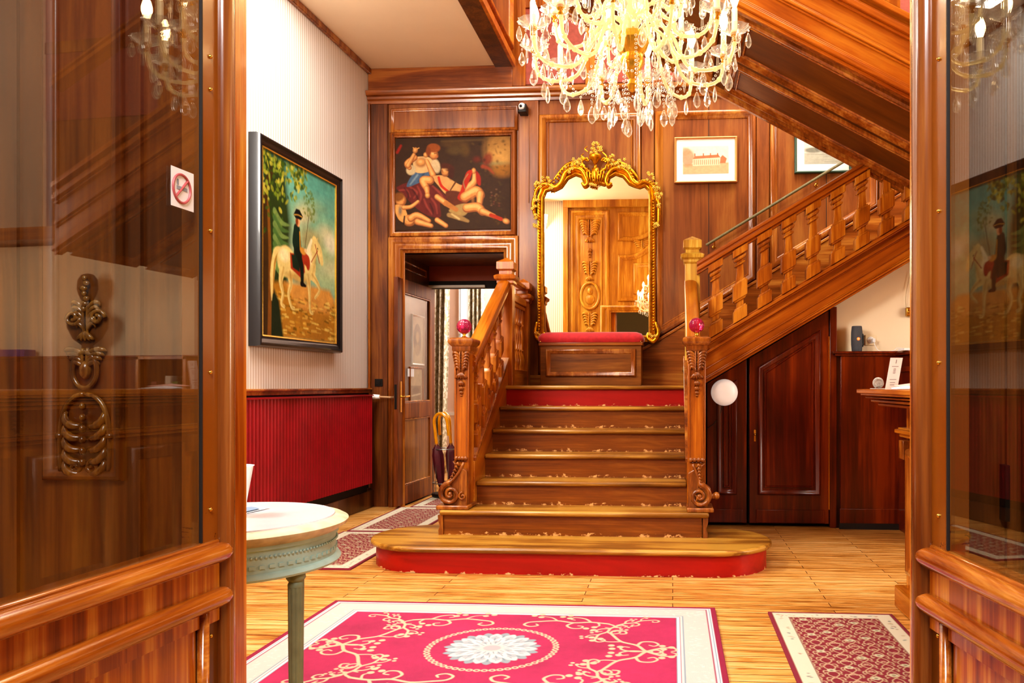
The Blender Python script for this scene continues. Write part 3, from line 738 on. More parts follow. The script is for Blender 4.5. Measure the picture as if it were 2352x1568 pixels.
hy0, hy1, hz0, hz1 = 5.725, 6.905, Z(811, 773, 6.99) + .085, Z(411, 773, 6.99) - .085
o = thing('equestrian_painting', 'large black framed oil painting of an officer on a cream horse', 'painting', LW(6.5, 2.2, .02))
raster_obj(c, 'canvas', lambda u, v, h: LW(hy0 + (hy1 - hy0) * u, hz1 - (hz1 - hz0) * v, .05 + h), PICT, o)
FRB = plain('black_frame', '131318', .32, coat=.3)
MB().mold(rect(hy0 - .085, hy1 + .085, hz0 - .085, hz1 + .085), [(0, 0), (0, .06), (.008, .085), (.02, .09), (.03, .075), (.05, .07), (.07, .062), (.085, .055), (.085, 0)], LW).build('frame', FRB, o, sharp=25)
MB().mold(rect(hy0 - .004, hy1 + .004, hz0 - .004, hz1 + .004), [(-.004, .05), (-.004, .064), (.006, .062), (.006, .05)], LW).build('gilt_slip', GOLDL, o)

# ---- mythological group over the doorway
W_, H_ = 300, 243
def q(x, y): return ((x - 120) / 1580 * W_, (y - 150) / 1280 * H_)
def Q(*a): return [q(a[i], a[i + 1]) for i in range(0, len(a), 2)]
c = Can(W_, H_, '46301c')
k = W_ / 1580
def E(x, y, rx, ry, col, rot=0, soft=2, kk=1):
    a_, b_ = q(x, y); c.ell(a_, b_, rx * k, ry * k, '9a6840' if col == 'dcae74' else col, rot, soft, kk)
    if col == 'dcae74': c.ell(a_ - rx * k * .12, b_ - ry * k * .14, rx * k * .78, ry * k * .78, 'd8a66c', rot, 4, .9); c.ell(a_ - rx * k * .2, b_ - ry * k * .22, rx * k * .35, ry * k * .35, 'f0cc98', rot, 4, .7)
def S(ptsl, w, col, soft=1.5, kk=1):
    W__ = [v * k for v in w] if isinstance(w, (list, tuple)) else w * k
    if col == 'dcae74' and isinstance(W__, list):
        P_ = Q(*ptsl); c.stroke(P_, W__, '96603a', soft, kk); c.stroke([(a - W__[0] * .10, b - W__[0] * .14) for a, b in P_], [v * .78 for v in W__], 'd09a62', 3, .95); c.stroke([(a - W__[0] * .2, b - W__[0] * .26) for a, b in P_], [v * .38 for v in W__], 'eec690', 4, .8)
    else: c.stroke(Q(*ptsl), W__, col, soft, kk)
E(1560, 330, 210, 260, 'a8854e', 0, 26, .9); E(1560, 420, 160, 120, 'c8a468', 0, 20, .7); E(1600, 620, 150, 90, 'a07428', 0, 14, .8); E(1500, 520, 120, 20, '7c8a70', 0, 8, .6)
E(940, 240, 180, 50, '5a4426', 0, 6); E(940, 330, 110, 60, '5c4a2a', 0, 8); E(1080, 330, 60, 80, '6a5428', 0, 10, .7); S((760, 200, 1380, 190), 14, '6e5a34', 4, .6); S((1370, 200, 1360, 620), 16, '6a5230', 4, .6)
E(1390, 460, 60, 90, '7a2c1c', 20, 8, .8); E(1240, 460, 50, 40, '6e2c1a', 0, 8, .8); S((1320, 560, 1400, 590, 1470, 660), [26, 20, 8], 'a04c2c', 5, .8)
S((150, 340, 200, 250), [20, 16], '9c2c18', 4)
for i in range(60): E(rng.uniform(1150, 1690), rng.uniform(200, 1400), rng.uniform(8, 26), rng.uniform(6, 18), str(rng.choice(['4e3a18', '5a4a20', '3a2814', '6c5626'])), rng.uniform(0, 180), 4, .6)
FL, FS_, FD = 'dcae74', 'b98450', '8e5c34'
# draperies
c.poly(Q(140, 830, 300, 760, 480, 760, 620, 800, 760, 900, 830, 1000, 740, 1060, 745, 1250, 560, 1220, 400, 1110, 260, 960, 200, 900), '6e2c28', 2, 1, True)
for a in ((320, 820, 420, 900, 380, 980), (430, 820, 480, 940, 450, 1060), (520, 1000, 560, 1100, 640, 1220), (620, 990, 680, 1080, 700, 1200), (180, 870, 280, 870, 330, 960), (640, 820, 720, 900, 780, 980)): S(a, [10, 14, 6], 'a0504a', 4, .8)
for a in ((360, 860, 430, 980, 410, 1060), (600, 1060, 640, 1160, 640, 1230), (250, 840, 300, 920, 300, 980)): S(a, [8, 12, 6], '431a18', 4, .8)
c.poly(Q(390, 620, 560, 600, 590, 680, 470, 760, 280, 820), '54729e', 2, 1, True); S((430, 660, 330, 790), [12, 8], '8aa4c4', 4); S((520, 640, 440, 750), [10, 6], '37527e', 4)
# woman
c.poly(Q(380, 430, 560, 410, 640, 480, 600, 610, 400, 620), 'd8bc94', 2, 1, True); E(340, 590, 66, 70, 'ccbfa6', 0, 4); E(680, 540, 60, 100, 'cdbfa8', -15, 4); E(480, 490, 70, 60, FL, 0, 8)
S((390, 420, 290, 500, 320, 560), [40, 44, 30], FL); S((300, 530, 380, 380), [34, 24], FL); E(400, 320, 34, 42, FL, 20); S((385, 300, 370, 280), 6, FL); S((420, 300, 450, 285), 6, FL)
S((640, 660, 560, 470), [44, 26], FL); E(545, 385, 34, 36, FL); E(650, 380, 62, 74, FL, -15); E(650, 290, 92, 62, '9c5c28', 5, 3); E(580, 340, 36, 60, '8a4e22', 0, 4); E(690, 410, 20, 16, 'c47e52', 0, 4, .7); S((700, 370, 712, 400), 5, FD, 2); S((660, 366, 690, 362), 5, '6a3c20', 2)
# man
c.poly(Q(640, 690, 800, 680, 1000, 800, 1150, 840, 1100, 960, 860, 960, 720, 820), 'cfa878', 2, 1, True); E(820, 610, 62, 84, FL, 15); E(840, 560, 96, 50, '5a2c14', 20, 4); E(890, 640, 40, 90, '4e2612', 0, 4); E(800, 590, 30, 12, 'f0c898', 0, 4, .6); S((768, 600, 778, 632), 5, FD, 2)
S((600, 740, 510, 740, 560, 860), [60, 58, 40], FL); S((555, 850, 570, 940), [40, 26], FL); E(568, 948, 34, 40, FL)
S((720, 700, 760, 820, 900, 930), [16, 18, 14], 'c03818'); S((950, 770, 880, 880), [12, 8], '6a4420')
c.poly(Q(820, 900, 1000, 900, 1150, 1000, 1000, 1100, 860, 1050), '6a3820', 3, 1, True)
S((1100, 860, 1200, 780, 1215, 670), [60, 44, 30], FL); E(1200, 620, 30, 40, FL); c.poly(Q(1100, 640, 1180, 620, 1120, 800, 1050, 960, 1110, 1050, 980, 1000, 1020, 880), 'b43418', 3, 1, True); c.poly(Q(1230, 620, 1290, 700, 1290, 820, 1240, 780), 'a02c16', 3, 1, True); S((1120, 660, 1060, 760, 1080, 860), 7, '9c8468', 2)
S((1080, 980, 1230, 900, 1290, 960), [70, 74, 60], FL); S((1290, 940, 1275, 1100), [56, 36], FL); S((1180, 960, 1190, 1060), [24, 14], FS_, 6, .6)
c.poly(Q(960, 1090, 1120, 1070, 1120, 1180, 1040, 1240, 860, 1170), 'a89468', 3, 1, True); S((860, 1220, 1000, 1260, 1120, 1310), [30, 36, 20], 'a08860', 3); S((900, 1210, 1000, 1280), 10, 'd4c498', 4)
S((1110, 1130, 1250, 1120, 1320, 1190), [64, 66, 50], FL); S((1320, 1180, 1480, 1250), [50, 30], FL); S((1430, 1230, 1570, 1290), [24, 26], 'b04020'); E(1640, 1320, 52, 38, FL, 20)
S((700, 970, 820, 1060), [40, 40], FL); S((820, 1060, 960, 1150), [38, 30], FS_)
S((700, 1290, 820, 1370), [36, 32], FL); 
# child
E(200, 1010, 76, 84, FL); E(170, 960, 74, 60, '8a5c28', -20, 5); c.poly(Q(110, 1080, 230, 1090, 290, 1220, 260, 1320, 160, 1260), FL, 2, 1, True); S((240, 1110, 340, 1100, 440, 1030), [32, 26, 20], FL); E(320, 1290, 90, 80, FL, 0, 3); S((340, 1260, 430, 1220, 590, 1300), [50, 44, 28], FL); S((430, 1310, 620, 1370), [46, 30], FL); S((250, 1230, 240, 1340), 9, '2c1c12', 2); E(190, 1150, 24, 60, '6c7078', 0, 5, .8); E(240, 1030, 12, 10, 'c07048', 0, 3, .7)
for i in range(16): E(rng.uniform(1430, 1560), rng.uniform(850, 1130), 12, 10, str(rng.choice(['8a6a58', '6a5a38', '7c4a3c'])), 0, 3, .7)
c.noise(.18, 10, 8); c.noise(.08, 2.5, 9); c.a = c.a ** 1.12 * np.array([.80, .68, .50])
mx0, mx1 = X(909, YB), X(1173, YB); mz0, mz1 = Z(528, 1040, YB), Z(317, 1040, YB)
o = thing('overdoor_painting', 'dark oil painting of reclining figures set in the panelling over the doorway', 'painting', (mx0, YB, mz0))
raster_obj(c, 'canvas', lambda u, v, h: (mx0 + (mx1 - mx0) * u, YB - .02 - h, mz1 - (mz1 - mz0) * v), PICT, o)
MB().mold(rect(X(897, YB), X(1187, YB), Z(545, 1040, YB), Z(303, 1040, YB)), [(0, 0), (0, .03), (.012, .05), (.03, .055), (.04, .04), (.05, .036), (.055, .02)], tfb).build('frame', WM, o, sharp=40)
# ================================================================ carved relief helpers
def leaf_relief(mb, tf, cu, vt, w, h, r, n=5, flare=True):
    """hanging acanthus: curled lobes either side of a spine, small fan at the foot"""
    for s_ in (-1, 1):
        for i in range(n):
            t = i / (n - 1); y0 = vt - h * (.05 + .5 * t); L = w * .5 * (1 - .35 * t)
            pts = bez((cu + s_ * .004, y0 - h * .16, r), (cu + s_ * L * .5, y0 + h * .05, r * 1.9), (cu + s_ * L * 1.05, y0 + h * .06, r * 1.6), (cu + s_ * L, y0 - h * .09, r * .7), 8)
            rr = [r * (.5 + .9 * math.sin(PI * min(1, (k + 1) / 8.5))) for k in range(9)]
            mb.tube([tf(*p) for p in pts], rr, 7)
        mb.tube([tf(*p) for p in bez((cu + s_ * r, vt, r * 1.2), (cu + s_ * r * 1.6, vt - h * .3, r * 2), (cu + s_ * r, vt - h * .6, r * 1.6), (cu + s_ * r * 1.2, vt - h * .8, r), 8)], r * .8, 7)
    if flare:
        for a in (-50, -25, 0, 25, 50):
            d = math.radians(a); p0 = (cu, vt - h * .72, r)
            pts = bez(p0, (cu + math.sin(d) * h * .08, vt - h * .8, r * 2), (cu + math.sin(d) * h * .2, vt - h * .88, r * 2.2), (cu + math.sin(d) * h * .27, vt - h * (.86 + .1 * math.cos(d)), r), 6)
            mb.tube([tf(*p) for p in pts], [r * .5, r, r * 1.2, r * 1.3, r * 1.2, r, r * .5], 7)
def bells(mb, tf, cu, vt, sz, n=3):
    v = vt
    for i in range(n):
        s_ = sz * (1 - .2 * i)
        for o in (-1, 0, 1):
            mb.tube([tf(cu, v, s_ * .2), tf(cu + o * s_ * .28, v - s_ * .45, s_ * .42), tf(cu + o * s_ * .3, v - s_ * .95, s_ * .2)], [s_ * .12, s_ * .27, s_ * .1], 7)
        v -= s_ * .95
def spiral(cx, cz, r0, r1, a0, turns, n=40):
    return [(cx + (r0 + (r1 - r0) * (i / n) ** .8) * math.cos(a0 + turns * 2 * PI * i / n), cz + (r0 + (r1 - r0) * (i / n) ** .8) * math.sin(a0 + turns * 2 * PI * i / n)) for i in range(n + 1)]

RISE = .17
NY = {1: 4.98, 2: 5.39, 3: 5.655, 4: 5.915, 5: 6.17, 6: 6.43, 7: 6.69}
SX0, SX1 = -1.40, .10
ST = thing('staircase', 'lower oak stair flight with red first and top risers and a rounded bottom step', 'staircase', (-.66, 4.98, 0))
def stad(off):   # rounded platform outline, off = inset
    x0, x1, ya, yb = X(862, 5.42), X(1777, 5.3), 4.98, 5.84
    r = (yb - ya) / 2 - off; cy = (ya + yb) / 2; out = []
    for i in range(15):
        a = -PI / 2 + PI * i / 14; out.append((x1 - r - off + r * math.cos(a), cy + r * math.sin(a)))
    for i in range(15):
        a = PI / 2 + PI * i / 14; out.append((x0 + r + off + r * math.cos(a), cy + r * math.sin(a)))
    return out
flat3 = lambda u, v, h: (u, v, h)
MB().prism(stad(.035), 0, RISE - .03, flat3).build('riser', RED, ST, loc=(-.66, 4.98, 0), sharp=30)
MB().prism(stad(0), RISE - .036, RISE, flat3).build('tread', WT, ST, bevel=.014)
# second step
MB().box(X(1018, 5.42), X(1612, 5.42), NY[2] + .035, NY[3] + .05, 0, RISE * 2 - .03, ).build('riser', WR, ST, loc=(-.66, NY[2] + .03, RISE))
MB().box(X(1008, NY[2]), X(1629, NY[2]), NY[2], NY[3] + .07, RISE * 2 - .036, RISE * 2).build('tread', WT, ST, bevel=.014)
for k in range(3, 8):
    MB().box(SX0, SX1, NY[k] + .03, NY[k] + .06, RISE * (k - 1) - .01, RISE * k - .03).build('riser', RED if k == 7 else WR, ST, loc=(-.66, NY[k] + .03, RISE * (k - 1)))
    yb_ = NY[k + 1] + .05 if k < 7 else YB
    MB().box(SX0 + (.0 if k < 7 else -.09), SX1, NY[k], yb_, RISE * k - .034, RISE * k).build('tread', WT, ST, bevel=.013)
# brackets under the ends of the second tread
for sx, xx in ((-1, X(1012, 5.41)), (1, X(1620, 5.41))):
    pts = [(0, 0), (.03, 0), (.032, .03), (.022, .06), (.034, .10), (.036, .134), (0, .134)]
    MB().prism([(xx + sx * (a - .016), RISE + b) for a, b in pts], 5.41, 5.455, lambda u, v, h: (u, h, v)).build('bracket', WC, ST)
# strings (side boards)
def ystr(y, off): return .56 + .64 * (y - 5.73) + off
for x0, x1 in ((SX0 - .07, SX0), (SX1, SX1 + .07)):
    MB().prism([(5.62, .34), (5.62, ystr(5.62, .17)), (6.8, ystr(6.8, .17)), (6.8, 1.0), (6.8, .6), (5.8, 0.0), (5.62, 0)], x0, x1, lambda u, v, h: (h, u, v)).build('string_board', WYR, ST, bevel=.004)
    MB().prism([(5.62, ystr(5.62, .165)), (5.62, ystr(5.62, .195)), (6.8, ystr(6.8, .195)), (6.8, ystr(6.8, .165))], x0 - .012, x1 + .012, lambda u, v, h: (h, u, v)).build('string_cap', WM, ST, bevel=.004)
# side wall under left string / landing
MB().box(SX0 - .07, SX0 - .02, 5.84, YB, 0, 1.2).box(SX0 - .07, SX0 - .02, 6.75, YB, 1.1, 1.32).build('side_panel', WO, ST)
MB().mold(rect(6.2, YB - .1, .12, .62), PROFS, lambda u, v, h: (SX0 - .07 - h, u, v)).build('side_moulding', WM, ST)

# ---- turned/sawn baluster
BSEG = [(0, .16, .058, .058), (.16, .19, .05, .044), (.19, .27, .03, .03), (.27, .30, .044, .052), (.30, .52, .06, .06), (.52, .55, .05, .042), (.55, .76, .034, .027), (.76, .775, .04, .044), (.775, .79, .044, .036), (.79, .83, .028, .028), (.83, .855, .042, .05), (.855, .88, .05, .044), (.88, .90, .036, .036), (.90, 1.0, .062, .062)]
def baluster(mb, x, y, z, H, sx=0, sy=0, k=1.0, dk=.8):
    for a, b, wa, wb in BSEG:
        vs = []
        for s_, w in ((a, wa), (b, wb)):
            w *= k
            for cx, cy in ((-1, -1), (1, -1), (1, 1), (-1, 1)):
                dx, dy = cx * w * (dk if sy else 1), cy * w * (dk if sx else 1)
                vs.append((x + dx, y + dy, z + s_ * H + sx * dx + sy * dy))
        mb.add(vs, [(3, 2, 1, 0), (4, 5, 6, 7), (0, 1, 5, 4), (1, 2, 6, 5), (2, 3, 7, 6), (3, 0, 4, 7)])
def railprof(k=1): return [(-.05 * k, -.035), (-.05 * k, -.005), (-.036 * k, .005), (-.05 * k, .018), (-.046 * k, .04), (-.02 * k, .052), (.02 * k, .052), (.046 * k, .04), (.05 * k, .018), (.036 * k, .005), (.05 * k, -.005), (.05 * k, -.035)]
# handrails of the first flight
for xm in (SX0 - .035, SX1 + .05):
    za, zb_ = 1.36, 2.04
    pr = railprof(1.05); pr2 = [(-.03, -.085), (-.03, -.035), (.03, -.035), (.03, -.085)]
    for nm, p in (('handrail', pr), ('under_rail', pr2)):
        m = MB(); n_ = len(p)
        m.add([(xm + a, 5.6, za + b) for a, b in p] + [(xm + a, 6.78, zb_ + b) for a, b in p], [tuple(range(n_))[::-1], tuple(range(n_, 2 * n_))] + [(i, (i + 1) % n_, n_ + (i + 1) % n_, n_ + i) for i in range(n_)])
        m.build(nm, WYR, ST, bevel=.003)
    sl = (zb_ - za) / 1.18
    for i in range(5):
        y = 5.76 + i * .2; zb1 = ystr(y, .19); zt1 = za + (y - 5.6) * sl - .08
        m = MB(); baluster(m, xm, y, zb1, zt1 - zb1, sy=.62, k=.78); m.build('baluster', WO, ST, bevel=.002)

# ---- carved newel posts at the foot
PINK = thin_glass('pink_glass', (.95, .35, .55), 1.6)
def pinkglass():
    m, nt, b = newmat('cranberry_glass'); b.inputs['Base Color'].default_value = rgba('ee3f86'); b.inputs['Transmission Weight'].default_value = .8; b.inputs['Roughness'].default_value = .05; b.inputs['IOR'].default_value = 1.35; b.inputs['Coat Weight'].default_value = .5
    return m
PINK = pinkglass()
def newel(x0, x1, sgn, ext, ball_z):
    yf, yk = 5.5, 5.65; zc_ = 1.465; cx_ = (x0 + x1) / 2
    N = MB().box(x0, x1, yf, yk, .34, zc_).build('newel_post', WO, ST, loc=(cx_, yf, .34), bevel=.006)
    tf = lambda u, v, h: (u, yf - h, v)
    MB().mold(rect(x0 + .012, x1 - .012, .66, 1.43), scaled(PROFS, .5, .5), tf).build('face_moulding', WM, N)
    cap = MB(); cy = (yf + yk) / 2; hw, hd_ = (x1 - x0) / 2, (yk - yf) / 2
    zz = [(0, zc_ - .05), (.004, zc_ - .045), (.012, zc_ - .03), (.012, zc_ - .005), (.03, zc_ + .012), (.036, zc_ + .03), (.034, zc_ + .045), (.02, zc_ + .055), (.004, zc_ + .058)]
    for i in range(len(zz) - 1):
        (a, z_a), (b, z_b) = zz[i], zz[i + 1]
        vs = [(cx_ + sx * (hw + w), cy + sy * (hd_ + w), z) for w, z in ((a, z_a), (b, z_b)) for sx, sy in ((-1, -1), (1, -1), (1, 1), (-1, 1))]
        cap.add(vs, [(0, 1, 5, 4), (1, 2, 6, 5), (2, 3, 7, 6), (3, 0, 4, 7)] + ([(4, 5, 6, 7)] if i == len(zz) - 2 else []))
    cap.build('cap', WC, N, sharp=30)
    MB().lathe([(0, 0), (.022, 0), (.024, .008), (.012, .016), (.011, .026), (.018, .034), (0, .036)], (cx_, cy, zc_ + .056), 18).build('ball_cup', BRASS, N)
    MB().lathe([(.052 * math.sin(PI * i / 16), .052 - .052 * math.cos(PI * i / 16)) for i in range(17)], (cx_, cy, zc_ + .088), 40, fl=lambda a: 1 + .045 * math.cos(9 * a)).build('glass_ball', PINK, N, sharp=180)
    cv = MB(); leaf_relief(cv, tf, cx_, 1.425, (x1 - x0) * 1.1, .2, .0085, 6); bells(cv, tf, cx_, 1.225, .042, 4); cv.build('acanthus_carving', WC, N, sharp=180)
    # scroll foot
    tfs = lambda u, v, h: (u, yf - h, v)
    vc = (cx_ + sgn * (ext * .55), .445); R = .082
    foot = MB()
    body = [(x0 if sgn < 0 else x1, .67), (cx_ + sgn * .03, .64), (cx_ + sgn * (ext * .5), .56), (vc[0] + sgn * R * .9, .50), (vc[0] + sgn * R, vc[1]), (vc[0] + sgn * R * .6, .37), (vc[0], .355), (x1 if sgn < 0 else x0, .36), (x1 if sgn < 0 else x0, .6)]
    foot.prism(body, .0, .055, tfs)
    foot.build('scroll_body', WC, N, bevel=.008)
    sv = MB(); a0 = PI * .5
    sp = spiral(vc[0], vc[1], R, .012, PI / 2, 1.7 * (1 if sgn < 0 else -1), 44)
    top = bez((cx_ - sgn * .03, .66, .05), (cx_ + sgn * .0, .60, .06), (cx_ + sgn * .01, .57, .07), (sp[0][0], sp[0][1], .07), 8)
    sv.tube([tfs(*p) for p in top] + [tfs(a, b, .07) for a, b in sp[1:]], [.010] * 8 + [.017 - .008 * i / 44 for i in range(45)], 8)
    sv.tube([tfs(a, b, .06 + .01) for a, b in spiral(vc[0], vc[1], R * .78, .02, PI / 2, 1.4 * (1 if sgn < 0 else -1), 30)], .005, 6)
    sv.ell(tfs(vc[0], vc[1], .06), (.02, .022, .02))
    for i in range(7):   # ribbed leaf over the scroll
        t = i / 6; px_ = cx_ + sgn * (.01 + t * (ext * .5)); pz = .655 - t * .13
        sv.tube([tfs(px_ - sgn * .012, pz - .02, .055), tfs(px_, pz + .004, .075), tfs(px_ + sgn * .014, pz - .008, .06)], [.006, .011, .005], 6)
    for i in range(4): sv.ell(tfs(x0 + .02 + i * (x1 - x0 - .04) / 3, .685, .014), (.017, .017, .017), nu=8, nv=6)
    sv.tube([tfs(a, b, .07) for a, b in spiral(cx_ - sgn * .025, .43, .03, .006, PI * .5, -1.2 * sgn, 16)], .007, 6)
    if sgn > 0:
        sv.tube([tfs(x1 + .02, .44, .03), tfs(x1 + .06, .445, .03)], [.014, .02], 10); sv.ell(tfs(x1 + .07, .447, .03), (.024, .024, .026))
    sv.build('scroll_carving', WC, N, sharp=180)
    MB().box(min(vc[0] + sgn * (R + .012), cx_ - sgn * .07), max(vc[0] + sgn * (R + .012), cx_ - sgn * .07), 5.405, 5.66, .34, .37).build('plinth', WC, N, bevel=.008)
    return N
newel(X(1043, 5.5), X(1077, 5.5) , -1, .11, 0)
newel(X(1580, 5.5), X(1621, 5.5), 1, .03, 0)

# ---- square newels at landing
def square_newel(x, y, w, z0, ztop, parent, mat=WO, name='newel_post'):
    N = MB().box(x - w, x + w, y - w, y + w, z0, ztop - .22).build(name, mat, parent, loc=(x, y, z0), bevel=.004)
    c_ = MB(); pr = [(w, -.24), (w + .012, -.225), (w + .012, -.205), (w + .03, -.19), (w + .036, -.165), (w + .02, -.155), (w - .005, -.145), (w - .005, -.12), (w + .014, -.105), (w + .014, -.045), (w, -.035), (0, -.0)]
    for i in range(len(pr) - 1):
        (a, za), (b, zb_) = pr[i], pr[i + 1]
        vs = [(x + sx * q_, y + sy * q_, ztop + z) for q_, z in ((a, za), (b, zb_)) for sx, sy in ((-1, -1), (1, -1), (1, 1), (-1, 1))]
        c_.add(vs, [(0, 1, 5, 4), (1, 2, 6, 5), (2, 3, 7, 6), (3, 0, 4, 7)])
    c_.build('cap', mat, N, sharp=30)
    return N
nlx = (X(1145, 6.78) + X(1176, 6.78)) / 2
square_newel(nlx, 6.84, .06, .3, Z(590, 1160, 6.8), ST)
nly = 7.62; nlx2 = (X(1205, nly) + X(1232, nly)) / 2
square_newel(nlx, nly, .055, 1.19, Z(640, 1215, nly), ST)
# gallery between the two
gx = nlx; g0, g1 = 6.9, 7.57
rl = MB()
rl.box(gx - .03, gx + .03, g0, g1, 2.10, 2.14); rl.build('top_rail', WO, ST, bevel=.006)
MB().box(gx - .04, gx + .04, g0, g1, 1.93, 2.0).box(gx - .028, gx + .028, g0, g1, 1.89, 1.93).build('gallery_rail', WOy, ST, bevel=.008)
MB().box(gx - .045, gx + .045, g0, g1, 1.19, 1.33).build('gallery_plinth', WOy, ST, bevel=.006)
for i in range(6):
    y = g0 + .06 + i * (g1 - g0 - .12) / 5
    MB().lathe([(.02, 0), (.02, .03), (.026, .05), (.03, .09), (.02, .15), (.014, .17), (.022, .185), (.014, .2), (.022, .30), (.015, .36), (.014, .40), (.024, .41), (.024, .425), (.014, .44), (.018, .48), (.02, .56)], (gx, y, 1.33), 12).build('spindle', WO, ST, sharp=50)
# right landing newel
NRx = X(1590.5, 6.75)
square_newel(NRx, 6.80, .062, .9, Z(540, 1590, 6.75), ST, mat=wood('oak_golden', ('94591c', 'cf9a48', 'ecc887'), 'z', 4, 10, rough=.3, coat=.3))

# ================================================================ second flight, rising to the right
Y2F, Y2B = 6.74, YB - .005
FL2 = thing('stair_flight', 'oak stair flight with sawn balusters climbing to the right from the landing', 'stairs', (.25, Y2F, 1.19))
def s_low(x): return Z(878, 1623, Y2F) + SL * (x - X(1623, Y2F))
H_STR = .345
xs0, xs1 = .165, 2.55
tf2 = lambda Yp: (lambda u, v, h: (u, Yp - h, v))
MB().prism([(xs0, s_low(xs0)), (xs1, s_low(xs1)), (xs1, s_low(xs1) + H_STR), (xs0, s_low(xs0) + H_STR)], -.05, 0, tf2(Y2F)).build('string_board', WUP, FL2)
mo = MB()
for o0_, o1_, d in ((.0, .022, .02), (.022, .04, .032), (.04, .052, .02), (.11, .12, .010), (.225, .235, .012), (.235, .26, .024), (.30, .315, .03), (.315, .345, .045), (.345, .36, .03)):
    mo.prism([(xs0, s_low(xs0) + o0_), (xs1, s_low(xs1) + o0_), (xs1, s_low(xs1) + o1_), (xs0, s_low(xs0) + o1_)], 0, d, tf2(Y2F))
mo.build('string_moulding', WUP, FL2, bevel=.004)
# steps
r2 = .17; g2 = r2 / SL
for k in range(9):
    xk = .12 + k * g2; z = EYE + r2 * (k + 1)
    MB().box(xk, xk + .03, Y2F + .05, Y2B, z - r2, z - .03).build('riser', WR, FL2, loc=(xk, Y2F + .05, z - r2))
    MB().box(xk - .03, xk + g2 + .004, Y2F + .04, Y2B, z - .034, z).build('tread', WT, FL2)
def hr_top(x): return Z(594, 1612, Y2F) + .592 * (x - X(1612, Y2F))
pr = railprof(1); xa_, xb_ = .2, 2.55
for nm, p, dz in (('handrail', [(a, b) for a, b in pr], -.052), ('under_rail', [(-.032, -.06), (-.032, -.032), (.032, -.032), (.032, -.06)], -.052)):
    m = MB(); n_ = len(p)
    m.add([(xa_, Y2F - .01 + a, hr_top(xa_) + b + dz) for a, b in p] + [(xb_, Y2F - .01 + a, hr_top(xb_) + b + dz) for a, b in p], [tuple(range(n_))[::-1], tuple(range(n_, 2 * n_))] + [(i, (i + 1) % n_, n_ + (i + 1) % n_, n_ + i) for i in range(n_)])
    m.build(nm, WUP, FL2, bevel=.003)
for px in (1643, 1699, 1755, 1810, 1866, 1922, 1978, 2034, 2090, 2146):
    x = X(px, Y2F); zb1 = s_low(x) + .352; zt1 = hr_top(x) - .10
    m = MB(); baluster(m, x, Y2F - .01, zb1, zt1 - zb1, sx=.60, k=.98); m.build('baluster', WO, FL2, bevel=.002)
# intermediate landing to the right
MB().box(2.5, XR, Y2F, Y2B, 2.60, 2.72).build('landing', WR, FL2)
# ropey wall rail
yw = YB - .09
wr = thing('rope_handrail', 'thin olive coloured wall handrail rising along the panelling', 'handrail', (X(1625, yw), yw, Z(562, 1625, yw)))
a_, b_ = (X(1622, yw), yw, Z(563, 1622, yw)), (X(2060, yw), yw, Z(563 - (2060 - 1622) * .607, 2060, yw))
MB().tube([a_, b_], .013, 10).build('rod', plain('olive_rope', '6d6440', .6, noise=.2, nscale=60), wr)
for px in (1641, 1880):
    t = (px - 1622) / (2060 - 1622); p = Vector(a_).lerp(Vector(b_), t)
    MB().tube([p, p + Vector((0, .02, -.05)), p + Vector((0, .088, -.05))], .007, 8).ell(p + Vector((0, .086, -.05)), (.018, .006, .018)).build('bracket', BRASS, wr)

# ================================================================ upper flight: panelled soffit and outer string
Y3F = 5.20
def s3(x): return 3.954 - .557 * x + (Z(435, 2085, Y2F) - (3.954 - .557 * X(2085, Y2F)))
x3a, x3b = -1.0, 3.0
FL3 = thing('upper_stair_flight', 'panelled underside and carved outer string of the stair flight overhead', 'stairs', (1.0, 6.0, s3(1.0)))
tf3 = lambda u, v, h: (u, v, s3(u) - h)
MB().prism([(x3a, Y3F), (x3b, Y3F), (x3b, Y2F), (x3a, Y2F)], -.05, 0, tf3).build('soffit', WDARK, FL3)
sm_ = MB()
xp0 = X(1715, Y3F) ; xp1 = 3.0; ym = (Y3F + Y2F) / 2 + .05
PS3 = [(0, 0), (0, .02), (.012, .032), (.028, .03), (.04, .018), (.055, .014), (.066, .004), (.068, 0)]
for ya_, yb_ in ((Y3F + .12, ym - .05), (ym + .05, Y2F - .10)):
    sm_.mold([(.42, ya_), (xp1, ya_), (xp1, yb_), (.42, yb_)], PS3, tf3)
    sm_.mold([(.50, ya_ + .09), (xp1, ya_ + .09), (xp1, yb_ - .09), (.50, yb_ - .09)], PROFS, tf3)
    sm_.mold([(-.95, ya_), (.32, ya_), (.32, yb_), (-.95, yb_)], PS3, tf3)
for ya_, yb_, d in ((Y2F - .05, Y2F, .035), (Y2F - .03, Y2F + .01, .055), (Y3F, Y3F + .05, .035)):
    sm_.prism([(x3a, ya_), (x3b, ya_), (x3b, yb_), (x3a, yb_)], 0, d, tf3)
sm_.build('soffit_moulding', WM, FL3, sharp=40)
tfo = lambda u, v, h: (u, Y3F - h, s3(u) + v)
MB().prism([(x3a, -.03), (x3b, -.03), (x3b, .46), (x3a, .46)], -.05, 0, tfo).build('string_board', WDN, FL3)
MB().prism([(x3a, .01), (x3b, .01), (x3b, .46), (x3a, .46)], -.055, -.015, lambda u, v, h: (u, Y2F - h, s3(u) + v)).build('string_board', WDN, FL3)
om = MB()
for o0_, o1_, d in ((-.045, -.02, .02), (-.02, .012, .045), (.012, .03, .03), (.03, .05, .015), (.155, .17, .014), (.17, .19, .03), (.19, .205, .018), (.33, .35, .02), (.35, .39, .045), (.39, .41, .03), (.44, .48, .05)):
    om.prism([(x3a, o0_), (x3b, o0_), (x3b, o1_), (x3a, o1_)], 0, d, tfo)
om.build('string_moulding', WDN, FL3, bevel=.005)
